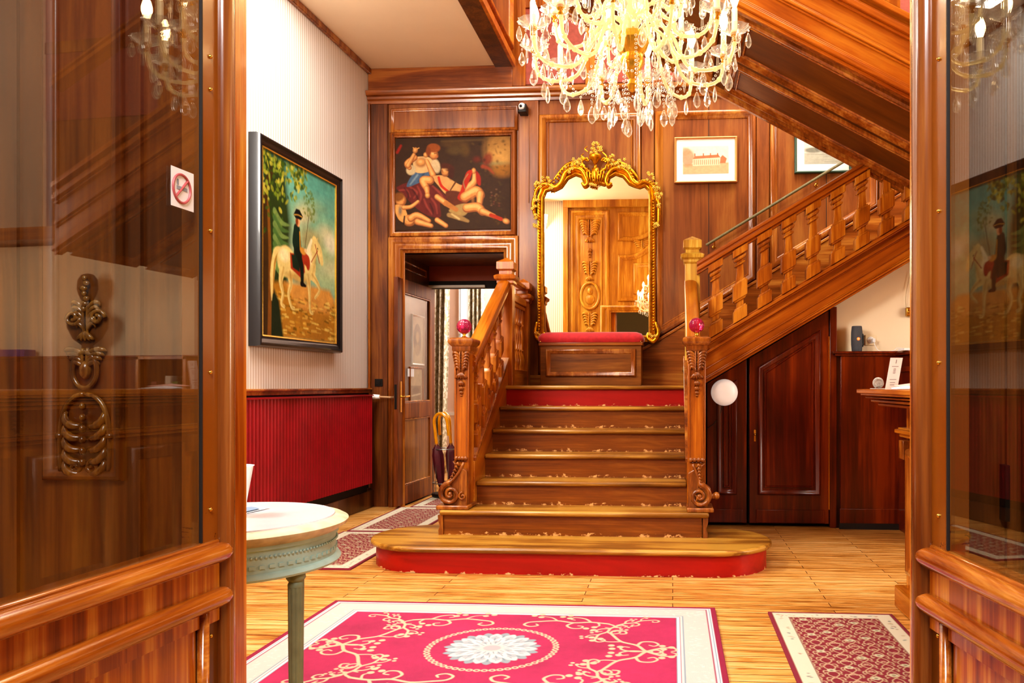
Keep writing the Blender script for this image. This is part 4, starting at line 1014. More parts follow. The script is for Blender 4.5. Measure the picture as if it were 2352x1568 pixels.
for i in range(14):
    x = 2.05 - i * .23; m = MB(); baluster(m, x, Y3F + .0, s3(x) + .48, .68, sx=-.557, k=1.05); m.build('baluster', WO, FL3, bevel=.002)
m = MB(); p = railprof(1.1); n_ = len(p); za_, zb_ = s3(x3a) + 1.21, s3(x3b) + 1.21
m.add([(x3a, Y3F + a, za_ + b) for a, b in p] + [(x3b, Y3F + a, zb_ + b) for a, b in p], [tuple(range(n_))[::-1], tuple(range(n_, 2 * n_))] + [(i, (i + 1) % n_, n_ + (i + 1) % n_, n_ + i) for i in range(n_)])
m.build('handrail', WDN, FL3)
# stairwell edge: fascia beam and panelled upper face (left side)
fx1 = SWX
struct(MB().box(fx1 - .17, fx1, 3.9, YB, CEIL - .02, CEIL + .02).build('trim_17', WOAK, bevel=.004))
struct(MB().box(fx1 - .05, fx1, 3.9, YB, CEIL, 7.2).build('wall_stairwell_left', WB, flat=True))
tsw = lambda u, v, h: (fx1 + h, u, v)
mm = MB()
mm.mold(rect(6.0, YB - .12, CEIL + .10, 5.6), PROFB, tsw); mm.mold(rect(4.0, 5.9, CEIL + .10, 5.6), PROFB, tsw)
mm.box(fx1, fx1 + .03, 3.9, YB, CEIL - .02, CEIL + .05)
struct(mm.build('trim_18', WDN, sharp=45))
struct(MB().box(fx1 - .05, XR + .3, 3.85, 3.9, CEIL, 7.2).build('wall_stairwell_front', CREAMW, flat=True))
struct(MB().box(fx1 - .2, XR + .3, 3.8, YB + .1, 7.2, 7.3).build('ceiling_stairwell', CREAM, flat=True))
# ================================================================ bench on landing
by0 = 7.3; bx0, bx1 = X(1241, by0), X(1473, by0); bz = Z(786, 1355, by0)
BN = thing('bench', 'wooden box bench with crimson velvet cushion below the gilt mirror', 'bench', ((bx0 + bx1) / 2, by0, EYE))
MB().box(bx0, bx1, by0, 7.60, EYE, bz - .02).build('box', WO if False else wood('bench_wood', ('5c2c0c', '8c4e1e', 'aa6a34'), 'x', 4, 10), BN, bevel=.004)
MB().mold(rect(bx0 + .05, bx1 - .05, EYE + .08, bz - .06), PROF, tf2(by0)).build('panel_moulding', WM, BN, sharp=50)
MB().box(bx0 - .015, bx1 + .015, by0 - .02, 7.60, bz - .03, bz).build('seat_board', WMx, BN, bevel=.006)
VELV = plain('crimson_velvet', 'b81420', .75, noise=.15, nscale=30); VELV.node_tree.nodes['Principled BSDF'].inputs['Sheen Weight'].default_value = .5
cu = MB(); w_, n_ = bx1 - bx0 + .02, 24
pro = [(0, 0), (-.012, .02), (-.012, .05), (.01, .08), (.05, .095), (.12, .1)]
cxm, cym = (bx0 + bx1) / 2, (by0 - .02 + 7.60) / 2
def ring(ins, z, cr=.05):
    hw, hd_ = w_ / 2 - ins, .16 - ins * .9; out = []
    for qx, qy, a0 in ((1, -1, -PI / 2), (1, 1, 0), (-1, 1, PI / 2), (-1, -1, PI)):
        for i in range(6):
            a = a0 + i * PI / 10; out.append((cxm + qx * (hw - cr) + cr * math.cos(a), cym + qy * (hd_ - cr) + cr * math.sin(a), z))
    return out
rings = [ring(i, bz + z) for i, z in pro]; vs = sum(rings, []); m_ = len(rings[0])
cu.add(vs, [(j * m_ + i, j * m_ + (i + 1) % m_, (j + 1) * m_ + (i + 1) % m_, (j + 1) * m_ + i) for j in range(len(rings) - 1) for i in range(m_)] + [tuple(range((len(rings) - 1) * m_, len(rings) * m_))])
cuo = cu.build('cushion', VELV, BN, sharp=180)
nb = MB()
for i in range(58): nb.ell((bx0 + .005 + i * (bx1 - bx0 - .01) / 57, by0 - .012, bz + .008), (.0062, .006, .0062), nu=6, nv=4)
nb.build('nail_trim', GOLDL, cuo)

# ================================================================ gilt mirror
MY = YB - .06
def mp_(px, py): return (X(px, MY), Z(py, px, MY))
inner = [(1250, 770), (1250, 455), (1256, 441), (1266, 438), (1276, 440), (1292, 432), (1306, 412), (1322, 404), (1334, 408), (1340, 420), (1346, 429), (1354, 424), (1361, 424), (1370, 424), (1378, 425), (1388, 428), (1398, 424), (1402, 410), (1414, 403), (1430, 408), (1444, 425), (1458, 431), (1470, 434), (1480, 430), (1488, 438), (1490, 452), (1490, 770)]
ip = [mp_(*p) for p in inner]
MR = thing('gilt_mirror', 'tall rococo gilt framed mirror with flower basket crest above the bench', 'mirror', (X(1370, MY), MY, EYE + .5))
MB().prism(ip, 0, .004, lambda u, v, h: (u, MY + .01 - h, v)).build('mirror_glass', MIRROR, MR, flat=True)
fm = MB()
oprof = [(-.11, -.05), (-.108, .0), (-.098, .02), (-.08, .022), (-.07, .012), (-.055, .018), (-.04, .034), (-.022, .036), (-.008, .02), (.0, .006)]
fm.mold([ip[0]] + ip[1:], [(a * .62, b) for a, b in oprof], lambda u, v, h: (u, MY - h, v))
fm.build('frame', GOLD, MR, sharp=60)
orn = MB(); tm = lambda u, v, h: (u, MY - h, v)
def cpt(px, py, h=.03): a, b = mp_(px, py); return (a, MY - h, b)
# crest scrolls
for path, r in (([(1228, 470), (1232, 440), (1246, 425), (1262, 425), (1276, 432), (1290, 420), (1300, 398), (1318, 388), (1336, 392), (1346, 408), (1350, 422), (1343, 428), (1337, 421)], .022),
                ([(1510, 466), (1506, 440), (1496, 424), (1480, 418), (1466, 424), (1454, 416), (1444, 398), (1430, 388), (1412, 388), (1400, 398), (1392, 416), (1398, 428), (1405, 421)], .022),
                ([(1272, 416), (1284, 400), (1300, 382), (1320, 374), (1340, 380)], .013), ([(1468, 414), (1456, 398), (1436, 380), (1416, 374), (1398, 380)], .013),
                ([(1230, 500), (1226, 470), (1230, 450)], .018), ([(1512, 520), (1514, 480), (1512, 456)], .018),
                ([(1234, 740), (1230, 765), (1240, 782), (1252, 776), (1250, 764)], .018), ([(1505, 740), (1512, 765), (1500, 784), (1488, 776), (1490, 764)], .02),
                ([(1352, 352), (1344, 344), (1350, 338)], .006), ([(1382, 350), (1394, 362), (1392, 374), (1386, 366)], .008), ([(1346, 366), (1336, 360), (1342, 354)], .006)):
    P = crom([cpt(*p) for p in path], 4); n = len(P); orn.tube(P, [r * (.55 + .6 * math.sin(PI * i / (n - 1))) for i in range(n)], 8)
# shield, basket, flowers
orn.ell(cpt(1368, 402, .02), (.045, .03, .075)); orn.ell(cpt(1368, 402, .045), (.028, .02, .055))
for a in range(7): orn.tube([cpt(1368 + (a - 3) * 7, 388, .035), cpt(1368 + (a - 3) * 6, 408, .055), cpt(1368 + (a - 3) * 4, 424 + (3 - abs(a - 3)) * 3, .03)], [.006, .010, .004], 6)
bxu, bzv = mp_(1368, 372)
# rocaille ridges along the crest and C-scrolls holding the urn
for cx_, cy_, rx_, ry_, a0_, a1_, n_ in ((1322, 432, 40, 46, 200, 340, 16), (1414, 432, 40, 46, 200, 340, 16), (1258, 445, 26, 26, 190, 300, 9), (1482, 445, 26, 26, 240, 350, 9)):
    for i in range(n_):
        a_ = math.radians(a0_ + (a1_ - a0_) * i / (n_ - 1)); px_, py_ = cx_ + rx_ * math.cos(a_), cy_ + ry_ * math.sin(a_); ox_, oy_ = cx_ + rx_ * 1.22 * math.cos(a_ + .1), cy_ + ry_ * 1.22 * math.sin(a_ + .1)
        orn.tube([cpt(px_, py_, .03), cpt((px_ + ox_) / 2, (py_ + oy_) / 2, .05), cpt(ox_, oy_, .03)], [.007, .011, .005], 6)
for sg_ in (-1, 1):
    orn.tube(crom([cpt(1368 + sg_ * 10, 398, .03), cpt(1368 + sg_ * 24, 388, .045), cpt(1368 + sg_ * 30, 374, .04), cpt(1368 + sg_ * 20, 366, .04), cpt(1368 + sg_ * 14, 372, .04)], 5), .010, 8)
    orn.tube(crom([cpt(1368 + sg_ * 16, 372, .03), cpt(1368 + sg_ * 34, 366, .04), cpt(1368 + sg_ * 44, 378, .035)], 5), .009, 8)
    for i in range(5): orn.tube([cpt(1368 + sg_ * (22 + i * 6), 396 - i * 2, .03), cpt(1368 + sg_ * (25 + i * 7), 384 - i * 1.5, .05), cpt(1368 + sg_ * (30 + i * 7), 376 - i, .03)], [.006, .012, .005], 6)
orn.tube([cpt(1368, 392, .02), cpt(1368, 378, .03)], [.022, .012], 10)
orn.lathe([(.012, -.03), (.02, -.02), (.03, .0), (.055, .02), (.062, .045), (.055, .06), (.0, .062)], (bxu, MY - .04, bzv), 18)
fl_ = MB(); gr = random.Random(5)
def sprig(px, py, r, n, hh=.04):
    u, v = mp_(px, py)
    for i in range(n):
        a = gr.uniform(0, 2 * PI); d = r * math.sqrt(gr.random()); c_ = Vector((u + d * math.cos(a), MY - hh - gr.uniform(0, .03), v + d * math.sin(a)))
        for k_ in range(5):
            w = k_ * 2 * PI / 5 + a; fl_.ell(c_ + Vector((.010 * math.cos(w), -.002, .010 * math.sin(w))), (.009, .004, .005), Matrix.Rotation(-w, 3, 'Y'), 6, 4)
        fl_.ell(c_ + Vector((0, -.005, 0)), (.005, .005, .005), nu=6, nv=4)
for s_ in ((1368, 346, .06, 22), (1324, 376, .05, 14), (1310, 390, .04, 8), (1410, 372, .05, 12), (1430, 380, .05, 12), (1444, 392, .035, 6), (1254, 418, .045, 8), (1236, 430, .035, 8), (1492, 410, .045, 8), (1508, 432, .04, 10), (1512, 450, .035, 8), (1232, 460, .03, 6), (1229, 480, .025, 5), (1231, 500, .02, 5), (1511, 475, .025, 5), (1507, 520, .025, 5), (1233, 520, .02, 4), (1270, 436, .02, 4), (1362, 430, .03, 5), (1500, 770, .03, 4), (1238, 770, .03, 4)):
    sprig(*s_)
# beading down the sides
for i in range(46):
    y = 460 + i * 6.6
    for px in (1239, 1501): orn.ell(cpt(px, y, .022), (.011, .012, .012), nu=6, nv=4)
orn.build('carved_scrolls', GOLD, MR, sharp=180)
fl_.build('carved_flowers', GOLDL, MR, sharp=180)

# ================================================================ prints on the wall
c = Can(130, 96, 'f2d8bc')
c.poly([(0, 62), (130, 58), (130, 96), (0, 96)], 'dfa478', 3); c.ell(14, 40, 20, 30, 'cc7a4e', 0, 8, .8); c.ell(8, 18, 14, 14, 'd08a60', 0, 6, .7)
c.poly([(28, 44), (104, 40), (104, 66), (28, 68)], 'eec8a4', 1); c.poly([(28, 44), (34, 34), (100, 30), (106, 40)], 'c2693e', 1)
for i in range(13): c.poly([(31 + i * 5.7, 47), (33.4 + i * 5.7, 47), (33.4 + i * 5.7, 64), (31 + i * 5.7, 64)], 'b8683e', 1, .8)
for x in (34, 58, 78, 98): c.stroke([(x, 34), (x, 26)], 1.6, 'b05a30', 1)
c.poly([(104, 60), (106, 40), (112, 32), (124, 44), (120, 60)], 'c06a40', 2); c.noise(.16, 5, 2)
def hung(px0, px1, py0, py1, can, name, label, fmat, mat_w, fw, tilt=0):
    Yp = YB - .03; x0, x1 = X(px0, Yp), X(px1, Yp); pm = (px0 + px1) / 2; z0, z1 = Z(py1, pm, Yp), Z(py0, pm, Yp)
    o = thing(name, label, 'picture', ((x0 + x1) / 2, Yp, z0))
    MB().box(x0 + fw * .5, x1 - fw * .5, Yp - .006, Yp, z0 + fw * .5, z1 - fw * .5).build('mount', mat_w, o)
    ix, iz = mat_w_[0] * (x1 - x0), mat_w_[1] * (z1 - z0)
    raster_obj(can, 'picture_sheet', lambda u, v, h: (x0 + ix + (x1 - x0 - 2 * ix) * u, Yp - .008 - h, z1 - iz - (z1 - z0 - 2 * iz) * v), PRM, o)
    MB().mold(rect(x0, x1, z0, z1), [(0, -.02), (0, .018), (fw * .4, .024), (fw * .8, .018), (fw, .006)], lambda u, v, h: (u, Yp - h, v)).build('frame', fmat, o, sharp=25)
MOUNT = plain('white_mount', 'f6eee2', .6)
mat_w_ = (.135, .20)
hung(1549, 1693, 315, 420, c, 'framed_print', 'small orange sanguine print of a country house in a pink-gold frame', plain('rose_gold_frame', 'd89a5c', .35, metal=.5), MOUNT, .022)
c = Can(120, 80, 'd8d2c0'); c.poly([(0, 48), (120, 50), (120, 80), (0, 80)], 'a8a694', 3); c.ell(30, 40, 30, 8, '7c7c6c', 0, 4); c.ell(90, 44, 40, 7, '88887a', 0, 4)
for i in range(40): c.stroke([(rng.uniform(0, 110), y_ := rng.uniform(44, 78)), (rng.uniform(60, 120), y_ + 2)], .7, '8a8a7c', 1, .4, False)
c.ell(40, 34, 6, 9, '6c6c60', 0, 3); c.ell(54, 36, 5, 7, '74746a', 0, 3); c.noise(.15, 6, 12)
mat_w_ = (.17, .2)
hung(1825, 1955, 292, 397, c, 'framed_print', 'grey landscape engraving in a dark green frame partly behind the stair soffit', plain('green_frame', '3c5a4a', .4), MOUNT, .022)

# ---- small camera on the cornice
Yc = YB - .12
sc_ = thing('security_camera', 'small white dome camera on a black bracket under the cornice', 'camera', (X(1199, Yc), Yc, Z(245, 1199, Yc)))
p = Vector(sc_.location)
MB().box(p.x - .035, p.x + .04, Yc - .03, YB - .03, p.z - .06, p.z - .035).box(p.x + .03, p.x + .045, Yc - .03, YB - .03, p.z - .06, p.z + .02).build('bracket', DARKMET, sc_, bevel=.004)
MB().ell(p, (.035, .04, .035), nu=20, nv=14).build('dome', WHITE, sc_); MB().ell(p + Vector((-.005, -.036, -.004)), (.014, .01, .014)).build('lens', DARKMET, sc_)
tag(MB().tube([(p.x + .05, YB - .035, p.z - .05), (p.x + .055, YB - .035, p.z - .4), (p.x + .05, YB - .035, p.z - .9)], .004, 6).build('camera_cable', plain('cable_brown', '8a5a38', .6)), 'thin brown cable running down the pilaster below the dome camera', 'cable')

# ================================================================ cupboards under the stairs
YC = 6.86
def strlow(x, off): return s_low(x) - off
def cup(px0, px1, label, hinge, pl):
    x0, x1 = X(px0, YC), X(px1, YC); g = .004
    top = lambda x: s_low(x) + .01
    o = thing('cupboard', label, 'cupboard', ((x0 + x1) / 2, YC, 0), 'cupboards under the second stair flight')
    MB().prism([(x0, .03), (x1, .03), (x1, top(x1)), (x0, top(x0))], -.35, -.03, tf2(YC)).build('carcass', BLACKISH, o)
    i = .075 if x1 - x0 > .5 else .085
    D_ = MB().prism([(x0 + g, .03), (x1 - g, .03), (x1 - g, top(x1) - .02), (x0 + g, top(x0) - .02)], -.03, 0, tf2(YC)).build('door', WCUP, o, bevel=.003)
    ib, it = .27, .14
    P = [(x0 + i, ib), (x1 - i, ib), (x1 - i, top(x1 - i) - it), (x0 + i, top(x0 + i) - it)]
    MB().mold(P, PROF, tf2(YC)).mold([(P[0][0] + .055, P[0][1] + .06), (P[1][0] - .055, P[1][1] + .06), (P[2][0] - .055, P[2][1] - .075), (P[3][0] + .055, P[3][1] - .045)], PROFS, tf2(YC)).build('panel_moulding', WCUP, D_, sharp=50)
    MB().prism(rect(x0 + pl, x1 - .04, .035, .145), 0, .012, tf2(YC)).build('kick_board', WCUP, D_, bevel=.004)
    return o, D_, x0, x1
o, D_, x0, x1 = cup(1623, 1716, 'narrow mahogany cupboard door under the stairs behind the right newel', 1, .02)
o, D_, x0, x1 = cup(1720, 1905, 'tall mahogany cupboard door with raking top and small key plate', 1, .06)
kx = x0 + .05; kz = Z(1000, 1733, YC)
MB().prism(rect(kx - .008, kx + .008, kz - .05, kz + .05), 0, .005, tf2(YC)).ell((kx, YC - .012, kz + .01), (.008, .012, .012), nu=10, nv=6).build('key_plate', BRASS, D_, bevel=.002)
MB().box(x1 - .008, x1 - .001, YC - .012, YC, .15, 1.6).build('hinge_strip', BRASS, D_)
struct(MB().box(x1, X(1921, YC), YC - .02, YC + .3, 0, s_low(x1 + .03)).build('trim_19', WCUP, bevel=.004))

# white round disc lamp and cable
Yl = YC - .03
wl_ = thing('disc_light', 'white round domed disc fixed on the narrow cupboard door', 'light', (X(1664, Yl), Yl, Z(901, 1664, Yl)))
p = Vector(wl_.location); rr = 30.5 * Yl / F
MB().lathe([(rr * .93, 0), (rr, .012), (rr * .99, .03), (rr * .9, .05), (rr * .7, .066), (rr * .4, .075), (.012, .078), (0, .078)], n=48, tf=lambda x, y, z: (p.x + x, p.y - z + .03, p.z + y)).build('shade', plain('opal_white', 'fbf6f2', .35, emit='fff4ee', es=.25), wl_, sharp=60)
q1 = lambda px, py: (X(px, Yl), Yl + .02, Z(py, px, Yl))
MB().tube(crom([q1(1659, 932), q1(1654, 950), q1(1641, 972), q1(1624, 984)], 6), .0035, 6).build('cable', plain('cable_black', '241c1a', .5), wl_)

# ================================================================ reception side
YDD = 6.80; dx0 = X(1931, YDD); ztopd = Z(812, 1990, YDD)
struct(MB().prism([(X(1921, YC), 0), (XR + .3, 0), (XR + .3, 2.58), (2.55, 2.58), (X(1921, YC), s_low(X(1921, YC)) + .15)], -.08, 0, tf2(6.98)).build('wall_reception', CREAMW, flat=True))
struct(MB().box(XR, XR + .1, 1.6, YB, 0, 7.2).build('wall_right', CREAMW, flat=True))
DD = thing('panelled_dado', 'dark mahogany boxed dado with moulded ledge below the cream wall', 'dado', (dx0, YDD, 0))
MB().box(dx0, XR, YDD, 6.96, 0, ztopd).build('panel', WCUP, DD, bevel=.004)
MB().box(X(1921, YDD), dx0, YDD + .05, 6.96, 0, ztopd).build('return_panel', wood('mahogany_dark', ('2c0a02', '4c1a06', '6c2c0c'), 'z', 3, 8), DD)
MB().box(dx0 - .01, XR, YDD - .012, YDD, 0, .17).build('skirting', WCUP, DD, bevel=.004)
MB().box(dx0 - .012, XR, YDD - .016, YDD + .01, 0, .05).build('plinth', BLACKISH, DD)
lz = ztopd
MB().box(X(1912, YDD), XR, YDD - .03, 6.96, lz, lz + .02).box(X(1917, YDD), XR, YDD - .018, 6.96, lz - .018, lz).build('ledge', WCUP, DD, bevel=.004)
# projecting pier on the right (turns toward the room)
px_, py_ = 1.86, 6.1
PR = thing('corner_pier', 'mahogany corner pier with capital beside the reception desk', 'pier', (px_, py_, 0))
MB().box(px_, px_ + .5, py_, YDD, 0, ztopd - .02).build('panel', WCUP, PR, bevel=.004)
MB().box(px_ - .03, px_ + .5, py_ - .03, YDD, ztopd - .02, ztopd + .01).box(px_ - .02, px_ + .5, py_ - .02, YDD, 1.30, 1.34).build('ledge', WCUP, PR, bevel=.005)
MB().box(px_ - .015, px_ + .02, py_ - .015, py_ + .08, 1.0, 1.30).box(px_ - .025, px_ + .03, py_ - .025, py_ + .09, 1.22, 1.25).build('pilaster', WCUP, PR, bevel=.004)

# speaker
Ys = 6.88; sx_, sz_ = X(1968, Ys), lz + .02; rs = 12.5 * Ys / F
sp_ = thing('bluetooth_speaker', 'dark grey cylindrical fabric speaker standing on the wood ledge', 'speaker', (sx_, Ys, sz_), None)
MB().lathe([(0, 0), (rs * .82, 0), (rs * .9, .006), (rs * .92, .02), (rs, .06), (rs * 1.02, .11), (rs, .16), (rs * .9, .205), (rs * .84, .214), (rs * .76, .212), (rs * .74, .205), (0, .203)], (sx_, Ys, sz_), 32).build('body', plain('speaker_fabric', '4a4d55', .7, noise=.2, nscale=200), sp_, sharp=50)
MB().ell((sx_ + .003, Ys - rs * 1.0, sz_ + .105), (.013, .004, .013)).build('badge', plain('orange_badge', 'ff7a30', .4, emit='ff6a20', es=1.5), sp_)
MB().prism([(-.0025, -.007), (-.0025, .007), (.004, .004), (.004, -.005)], 0, .003, lambda u, v, h: (sx_ + .003 + u, Ys - rs * 1.0 - .004 - h, sz_ + .105 + v)).build('badge_mark', WHITE, sp_)
MB().tube([(sx_ + rs * .95, Ys - .01, sz_ + .15), (sx_ + rs * 1.12, Ys - .01, sz_ + .13), (sx_ + rs * 1.12, Ys - .01, sz_ + .06), (sx_ + rs * .95, Ys - .01, sz_ + .04)], .006, 8).build('side_loop', DARKMET, sp_)
# socket and plug
Yw = 6.98; ox, oz = X(1999, Yw), Z(781, 1999, Yw)
so = thing('power_socket', 'cream wall socket with plug and white charging cable right of the speaker', 'socket', (ox, Yw, oz))
MB().box(ox - .045, ox + .045, Yw - .01, Yw, oz - .045, oz + .045).build('plate', plain('cream_plastic', 'f0dcb8', .4), so, bevel=.004)
MB().lathe([(.03, 0), (.03, .004), (.02, .006)], n=20, tf=lambda x, y, z: (ox + x, Yw - .01 - z, oz + y)).box(ox + .01, ox + .03, Yw - .05, Yw - .012, oz - .02, oz + .012).build('plug', WHITE, so, bevel=.002)
MB().tube(crom([(ox + .02, Yw - .045, oz - .015), (ox + .03, Yw - .06, oz - .06), (ox + .06, Yw - .08, lz + .026), (ox + .16, Yw - .1, lz + .026), (ox + .2, Yw - .09, lz + .05), (ox + .26, Yw - .08, lz + .045)], 6), .0025, 6).build('cable', WHITE, so)
# brass hook on the right with a cord
hx_, hz_ = X(2084, Yw), Z(716, 2084, Yw)
hk_ = thing('brass_picture_lamp', 'brass wall lamp bracket with looped cord on the cream wall', 'wall lamp', (hx_, Yw, hz_))
MB().box(hx_ - .02, hx_ + .06, Yw - .05, Yw, hz_ - .04, hz_ + .035).ell((hx_, Yw - .055, hz_ - .005), (.012, .01, .012)).build('bracket', BRASS, hk_, bevel=.008)
MB().tube(crom([(hx_ - .015, Yw - .02, hz_ + .03), (hx_ - .02, Yw - .02, hz_ + .12), (hx_ + .0, Yw - .02, hz_ + .24), (hx_ + .02, Yw - .02, hz_ + .34)], 5), .002, 6).build('cord', plain('cord_gold', 'b49a6a', .6), hk_)
tag(MB().box(X(2070, 6.5), X(2070, 6.5) + .2, 6.42, 6.6, ztopd + .011, ztopd + .028).build('paper_pile', PAPER), 'small pile of white paper on the corner pier', 'paper')

# ================================================================ reception desk
RX, RY = 1.215, 4.42
RD = thing('reception_desk', 'carved oak reception desk with stepped overhanging top at the right', 'desk', (RX + .3, RY - .8, 0))
y_n = 2.6
MB().box(RX + .03, RX + .65, y_n, RY - .02, 0, 1.09).build('carcass', WO, RD, bevel=.004)
MB().box(RX - .02, RX + .67, y_n - .02, RY + .03, 0, .115).build('plinth', WOy, RD, bevel=.008)
tfR = lambda u, v, h: (RX + .03 - h, u, v)
dm = MB()
for a, b in ((y_n + .1, 3.2), (3.3, 3.8), (3.9, RY - .11)): dm.mold(rect(a, b, .2, .86), PROFB, tfR)
tfRb = lambda u, v, h: (u, RY - .02 + h, v)
dm.mold(rect(RX + .1, RX + .6, .2, .86), PROFB, tfRb)
dm.build('panel_moulding', WM, RD, sharp=50)
cm = MB()
for z0, z1, d in ((.915, .935, .03), (.935, .955, .05), (.955, .965, .035)): cm.box(RX + .03 - d, RX + .66, y_n - d, RY - .02 + d, z0, z1)
for z0, z1, d in ((1.08, 1.095, .16), (1.10, 1.115, .19), (1.12, 1.13, .215), (1.135, 1.15, .235)): cm.box(RX + .06 - d, RX + .7, y_n - d, RY - .1 + d, z0, z1)
cm.build('cornice', WOy, RD, bevel=.004)
TX = X(1967, 4.62)
MB().box(TX, RX + .75, y_n - .2, 4.62, 1.145, 1.170).build('top', WOy, RD, bevel=.005)
for y in (3.85, 3.25):
    pl = MB(); leaf_relief(pl, tfR, y, 1.07, .08, .13, .006, 4); pl.build('carved_bracket', WC, RD, sharp=180)
MB().box(RX - .01, RX + .03, RY - .1, RY - .02, .80, .9).build('corner_block', WC, RD, bevel=.004)
zt = 1.170
# card holder
cy_ = 4.3; cxx = X(2048, cy_)
ch = thing('card_stand', 'white upright leaflet card standing on the reception desk', 'card', (cxx, cy_, zt))
ln = .035
tfc = lambda u, v, h: (cxx + u + .18 * v, cy_ + .2 * u - h + ln * v, zt + v)
MB().prism(rect(-.036, .030, 0, .165), 0, .003, tfc).build('card', PAPER, ch)
tx = MB(); tx.prism(rect(-.004, 0, .135, .155), .003, .0036, tfc)
for v, a in ((.118, .018), (.106, .006), (.10, .007), (.094, .006), (.088, .007), (.082, .006), (.05, .018), (.034, .014), (.022, .012)): tx.prism(rect(-.003 - a, -.003 + a, v, v + .0028), .003, .0036, tfc)
tx.build('printed_text', INK, ch)
# fossil snail
fx_, fy_ = X(2019.5, 4.42), 4.42; rf = .031
fo = thing('ammonite_fossil', 'small grey spiral ammonite fossil on a stone foot beside the card', 'fossil', (fx_, fy_, zt))
m = MB(); spp = spiral(fx_ - .004, zt + rf + .004, .004, rf * .75, .5, 2.6, 50)
m.tube([(a, fy_ - .0, b) for a, b in spp], [.002 + .008 * i / 50 for i in range(51)], 8); m.ell((fx_, fy_, zt + rf), (rf * .8, .007, rf * .8))
m.build('shell', plain('grey_stone', 'a9a6a0', .6, noise=.3, nscale=90, bump=.3), fo); MB().box(fx_ - .045, fx_ + .035, fy_ - .03, fy_ + .02, zt, zt + .005).build('foot', MATS['grey_stone'], fo, bevel=.002)
for k_, (px, y, col, lab) in enumerate(((2068, 4.2, 'e8b4a8', 'pink folded leaflet lying on the reception desk'), (2062, 4.1, 'eceaf0', 'white leaflet under the pink one on the reception desk'))):
    x = X(px, y); z = zt + .012 * (1 - k_) + .002
    m = MB(); m.add([(x - .05, y - .08, z), (x + .14, y - .1, z), (x + .16, y + .06, z + .004), (x - .02, y + .05, z + .003), (x + .04, y - .02, z + .014)], [(0, 1, 4), (1, 2, 4), (2, 3, 4), (3, 0, 4)])
    o = m.build('leaflet', plain('leaflet_%d' % k_, col, .6)); md = o.modifiers.new('t', 'SOLIDIFY'); md.thickness = .003; md.offset = 1; tag(o, lab, 'leaflet')

# bust on the ledge (seen reflected in the glass door)
ux_, uy_ = 4.3, 6.84; bz0 = lz + .02
DKB = plain('dark_bronze', '2a1c16', .3, metal=.4)
bu = thing('portrait_bust', 'dark bronze bust standing on the ledge, seen mirrored in the glass door', 'bust', (ux_, uy_, bz0))
m = MB(); T_ = lambda x, y, z: (ux_ + x * 1.12, uy_ + y * .5, bz0 + z * 1.12)
m.lathe([(0, .0), (.09, 0), (.09, .02), (.06, .05), (.055, .09), (.08, .11), (.14, .15), (.19, .24), (.2, .32), (.16, .37), (.08, .40), (.058, .43), (.058, .48), (.07, .5), (.09, .54), (.1, .6), (.092, .66), (.06, .70), (0, .715)], n=28, tf=T_)
m.ell((ux_, uy_ - .09, bz0 + .65), (.014, .03, .024)); m.ell((ux_ - .1, uy_, bz0 + .65), (.014, .02, .03)); m.ell((ux_ + .1, uy_, bz0 + .65), (.014, .02, .03))
m.build('figure', DKB, bu, sharp=180)
tag(MB().box(5.0, 5.4, 6.82, 6.95, bz0, bz0 + .07).build('ring_binder', plain('violet_card', '5a3f96', .5), bevel=.004), 'violet box file lying on the ledge, mirrored at the left edge of the glass', 'binder')
# bookcase against the dado near the desk
kx0, kx1, ky = 2.8, 3.3, 6.3
BK = thing('bookcase', 'dark open bookcase beside the dado, seen mirrored in the glass door', 'bookcase', (kx0, ky, 0))
KD = MATS['mahogany_dark']
MB().box(kx0, kx0 + .03, ky, ky + .35, 0, 1.45).box(kx1 - .03, kx1, ky, ky + .35, 0, 1.45).box(kx0, kx1, ky + .33, ky + .35, 0, 1.45).build('frame', WO, BK, bevel=.003)
for z in (.08, .5, .95, 1.42): MB().box(kx0, kx1, ky, ky + .35, z, z + .025).build('shelf', WO, BK)
bi = 0
for z, n in ((.105, 4), (.525, 5), (.975, 5)):
    for i in range(n):
        col = ('7e9a3c', 'd8d2c6', '4a6a34', '8a3a24', 'c9b070')[(bi) % 5]; h_ = .2 + .05 * ((bi * 7) % 3); x_ = kx0 + .05 + i * .07
        b_ = MB().box(x_, x_ + .055, ky + .05, ky + .25, z, z + h_).build('book', plain('book_%d' % (bi % 5), col, .6) if ('book_%d' % (bi % 5)) not in MATS else MATS['book_%d' % (bi % 5)], bevel=.003)
        tag(b_, 'upright book or folder on the open bookcase shelves', 'book', 'books on the bookcase shelves'); bi += 1
# ================================================================ glazed entrance doors (open toward us)
def leaf_setup(px_start, Y0, vp, side):
    a = (vp - CX) / F; dx, dy = -sT + a * cT, cT + a * sT; L = math.hypot(dx, dy); d = Vector((-dx / L, -dy / L, 0))
    o = Vector((X(px_start, Y0), Y0, 0)); n = Vector((-d.y, d.x, 0)) if side < 0 else Vector((d.y, -d.x, 0))
    if (n.x > 0) != (side < 0): n = -n
    def tf(u, v, h): p = o + d * u + n * h; return (p.x, p.y, v)
    def U(px):   # distance along the leaf that this sight line meets
        rx, ry = ray(px); M = Matrix(((d.x, -rx), (d.y, -ry))); s = M.inverted() @ Vector((-o.x, -o.y)); return s.x
    return o, d, n, tf, U
YL0 = 1.705; ayl = ray(530)[1]; ayr = ray(2110)[1]
YR0 = YL0 * (388 / 398) * (ayr / ayl)
XJ = X(530, YL0); YJ2 = XJ / X(566, 1.0)
XK = X(2110, YR0); YK2 = XK / X(2090, 1.0)
zR1 = EYE - 372 / F * YL0 / ayl; zR2 = EYE - 471 / F * YL0 / ayl
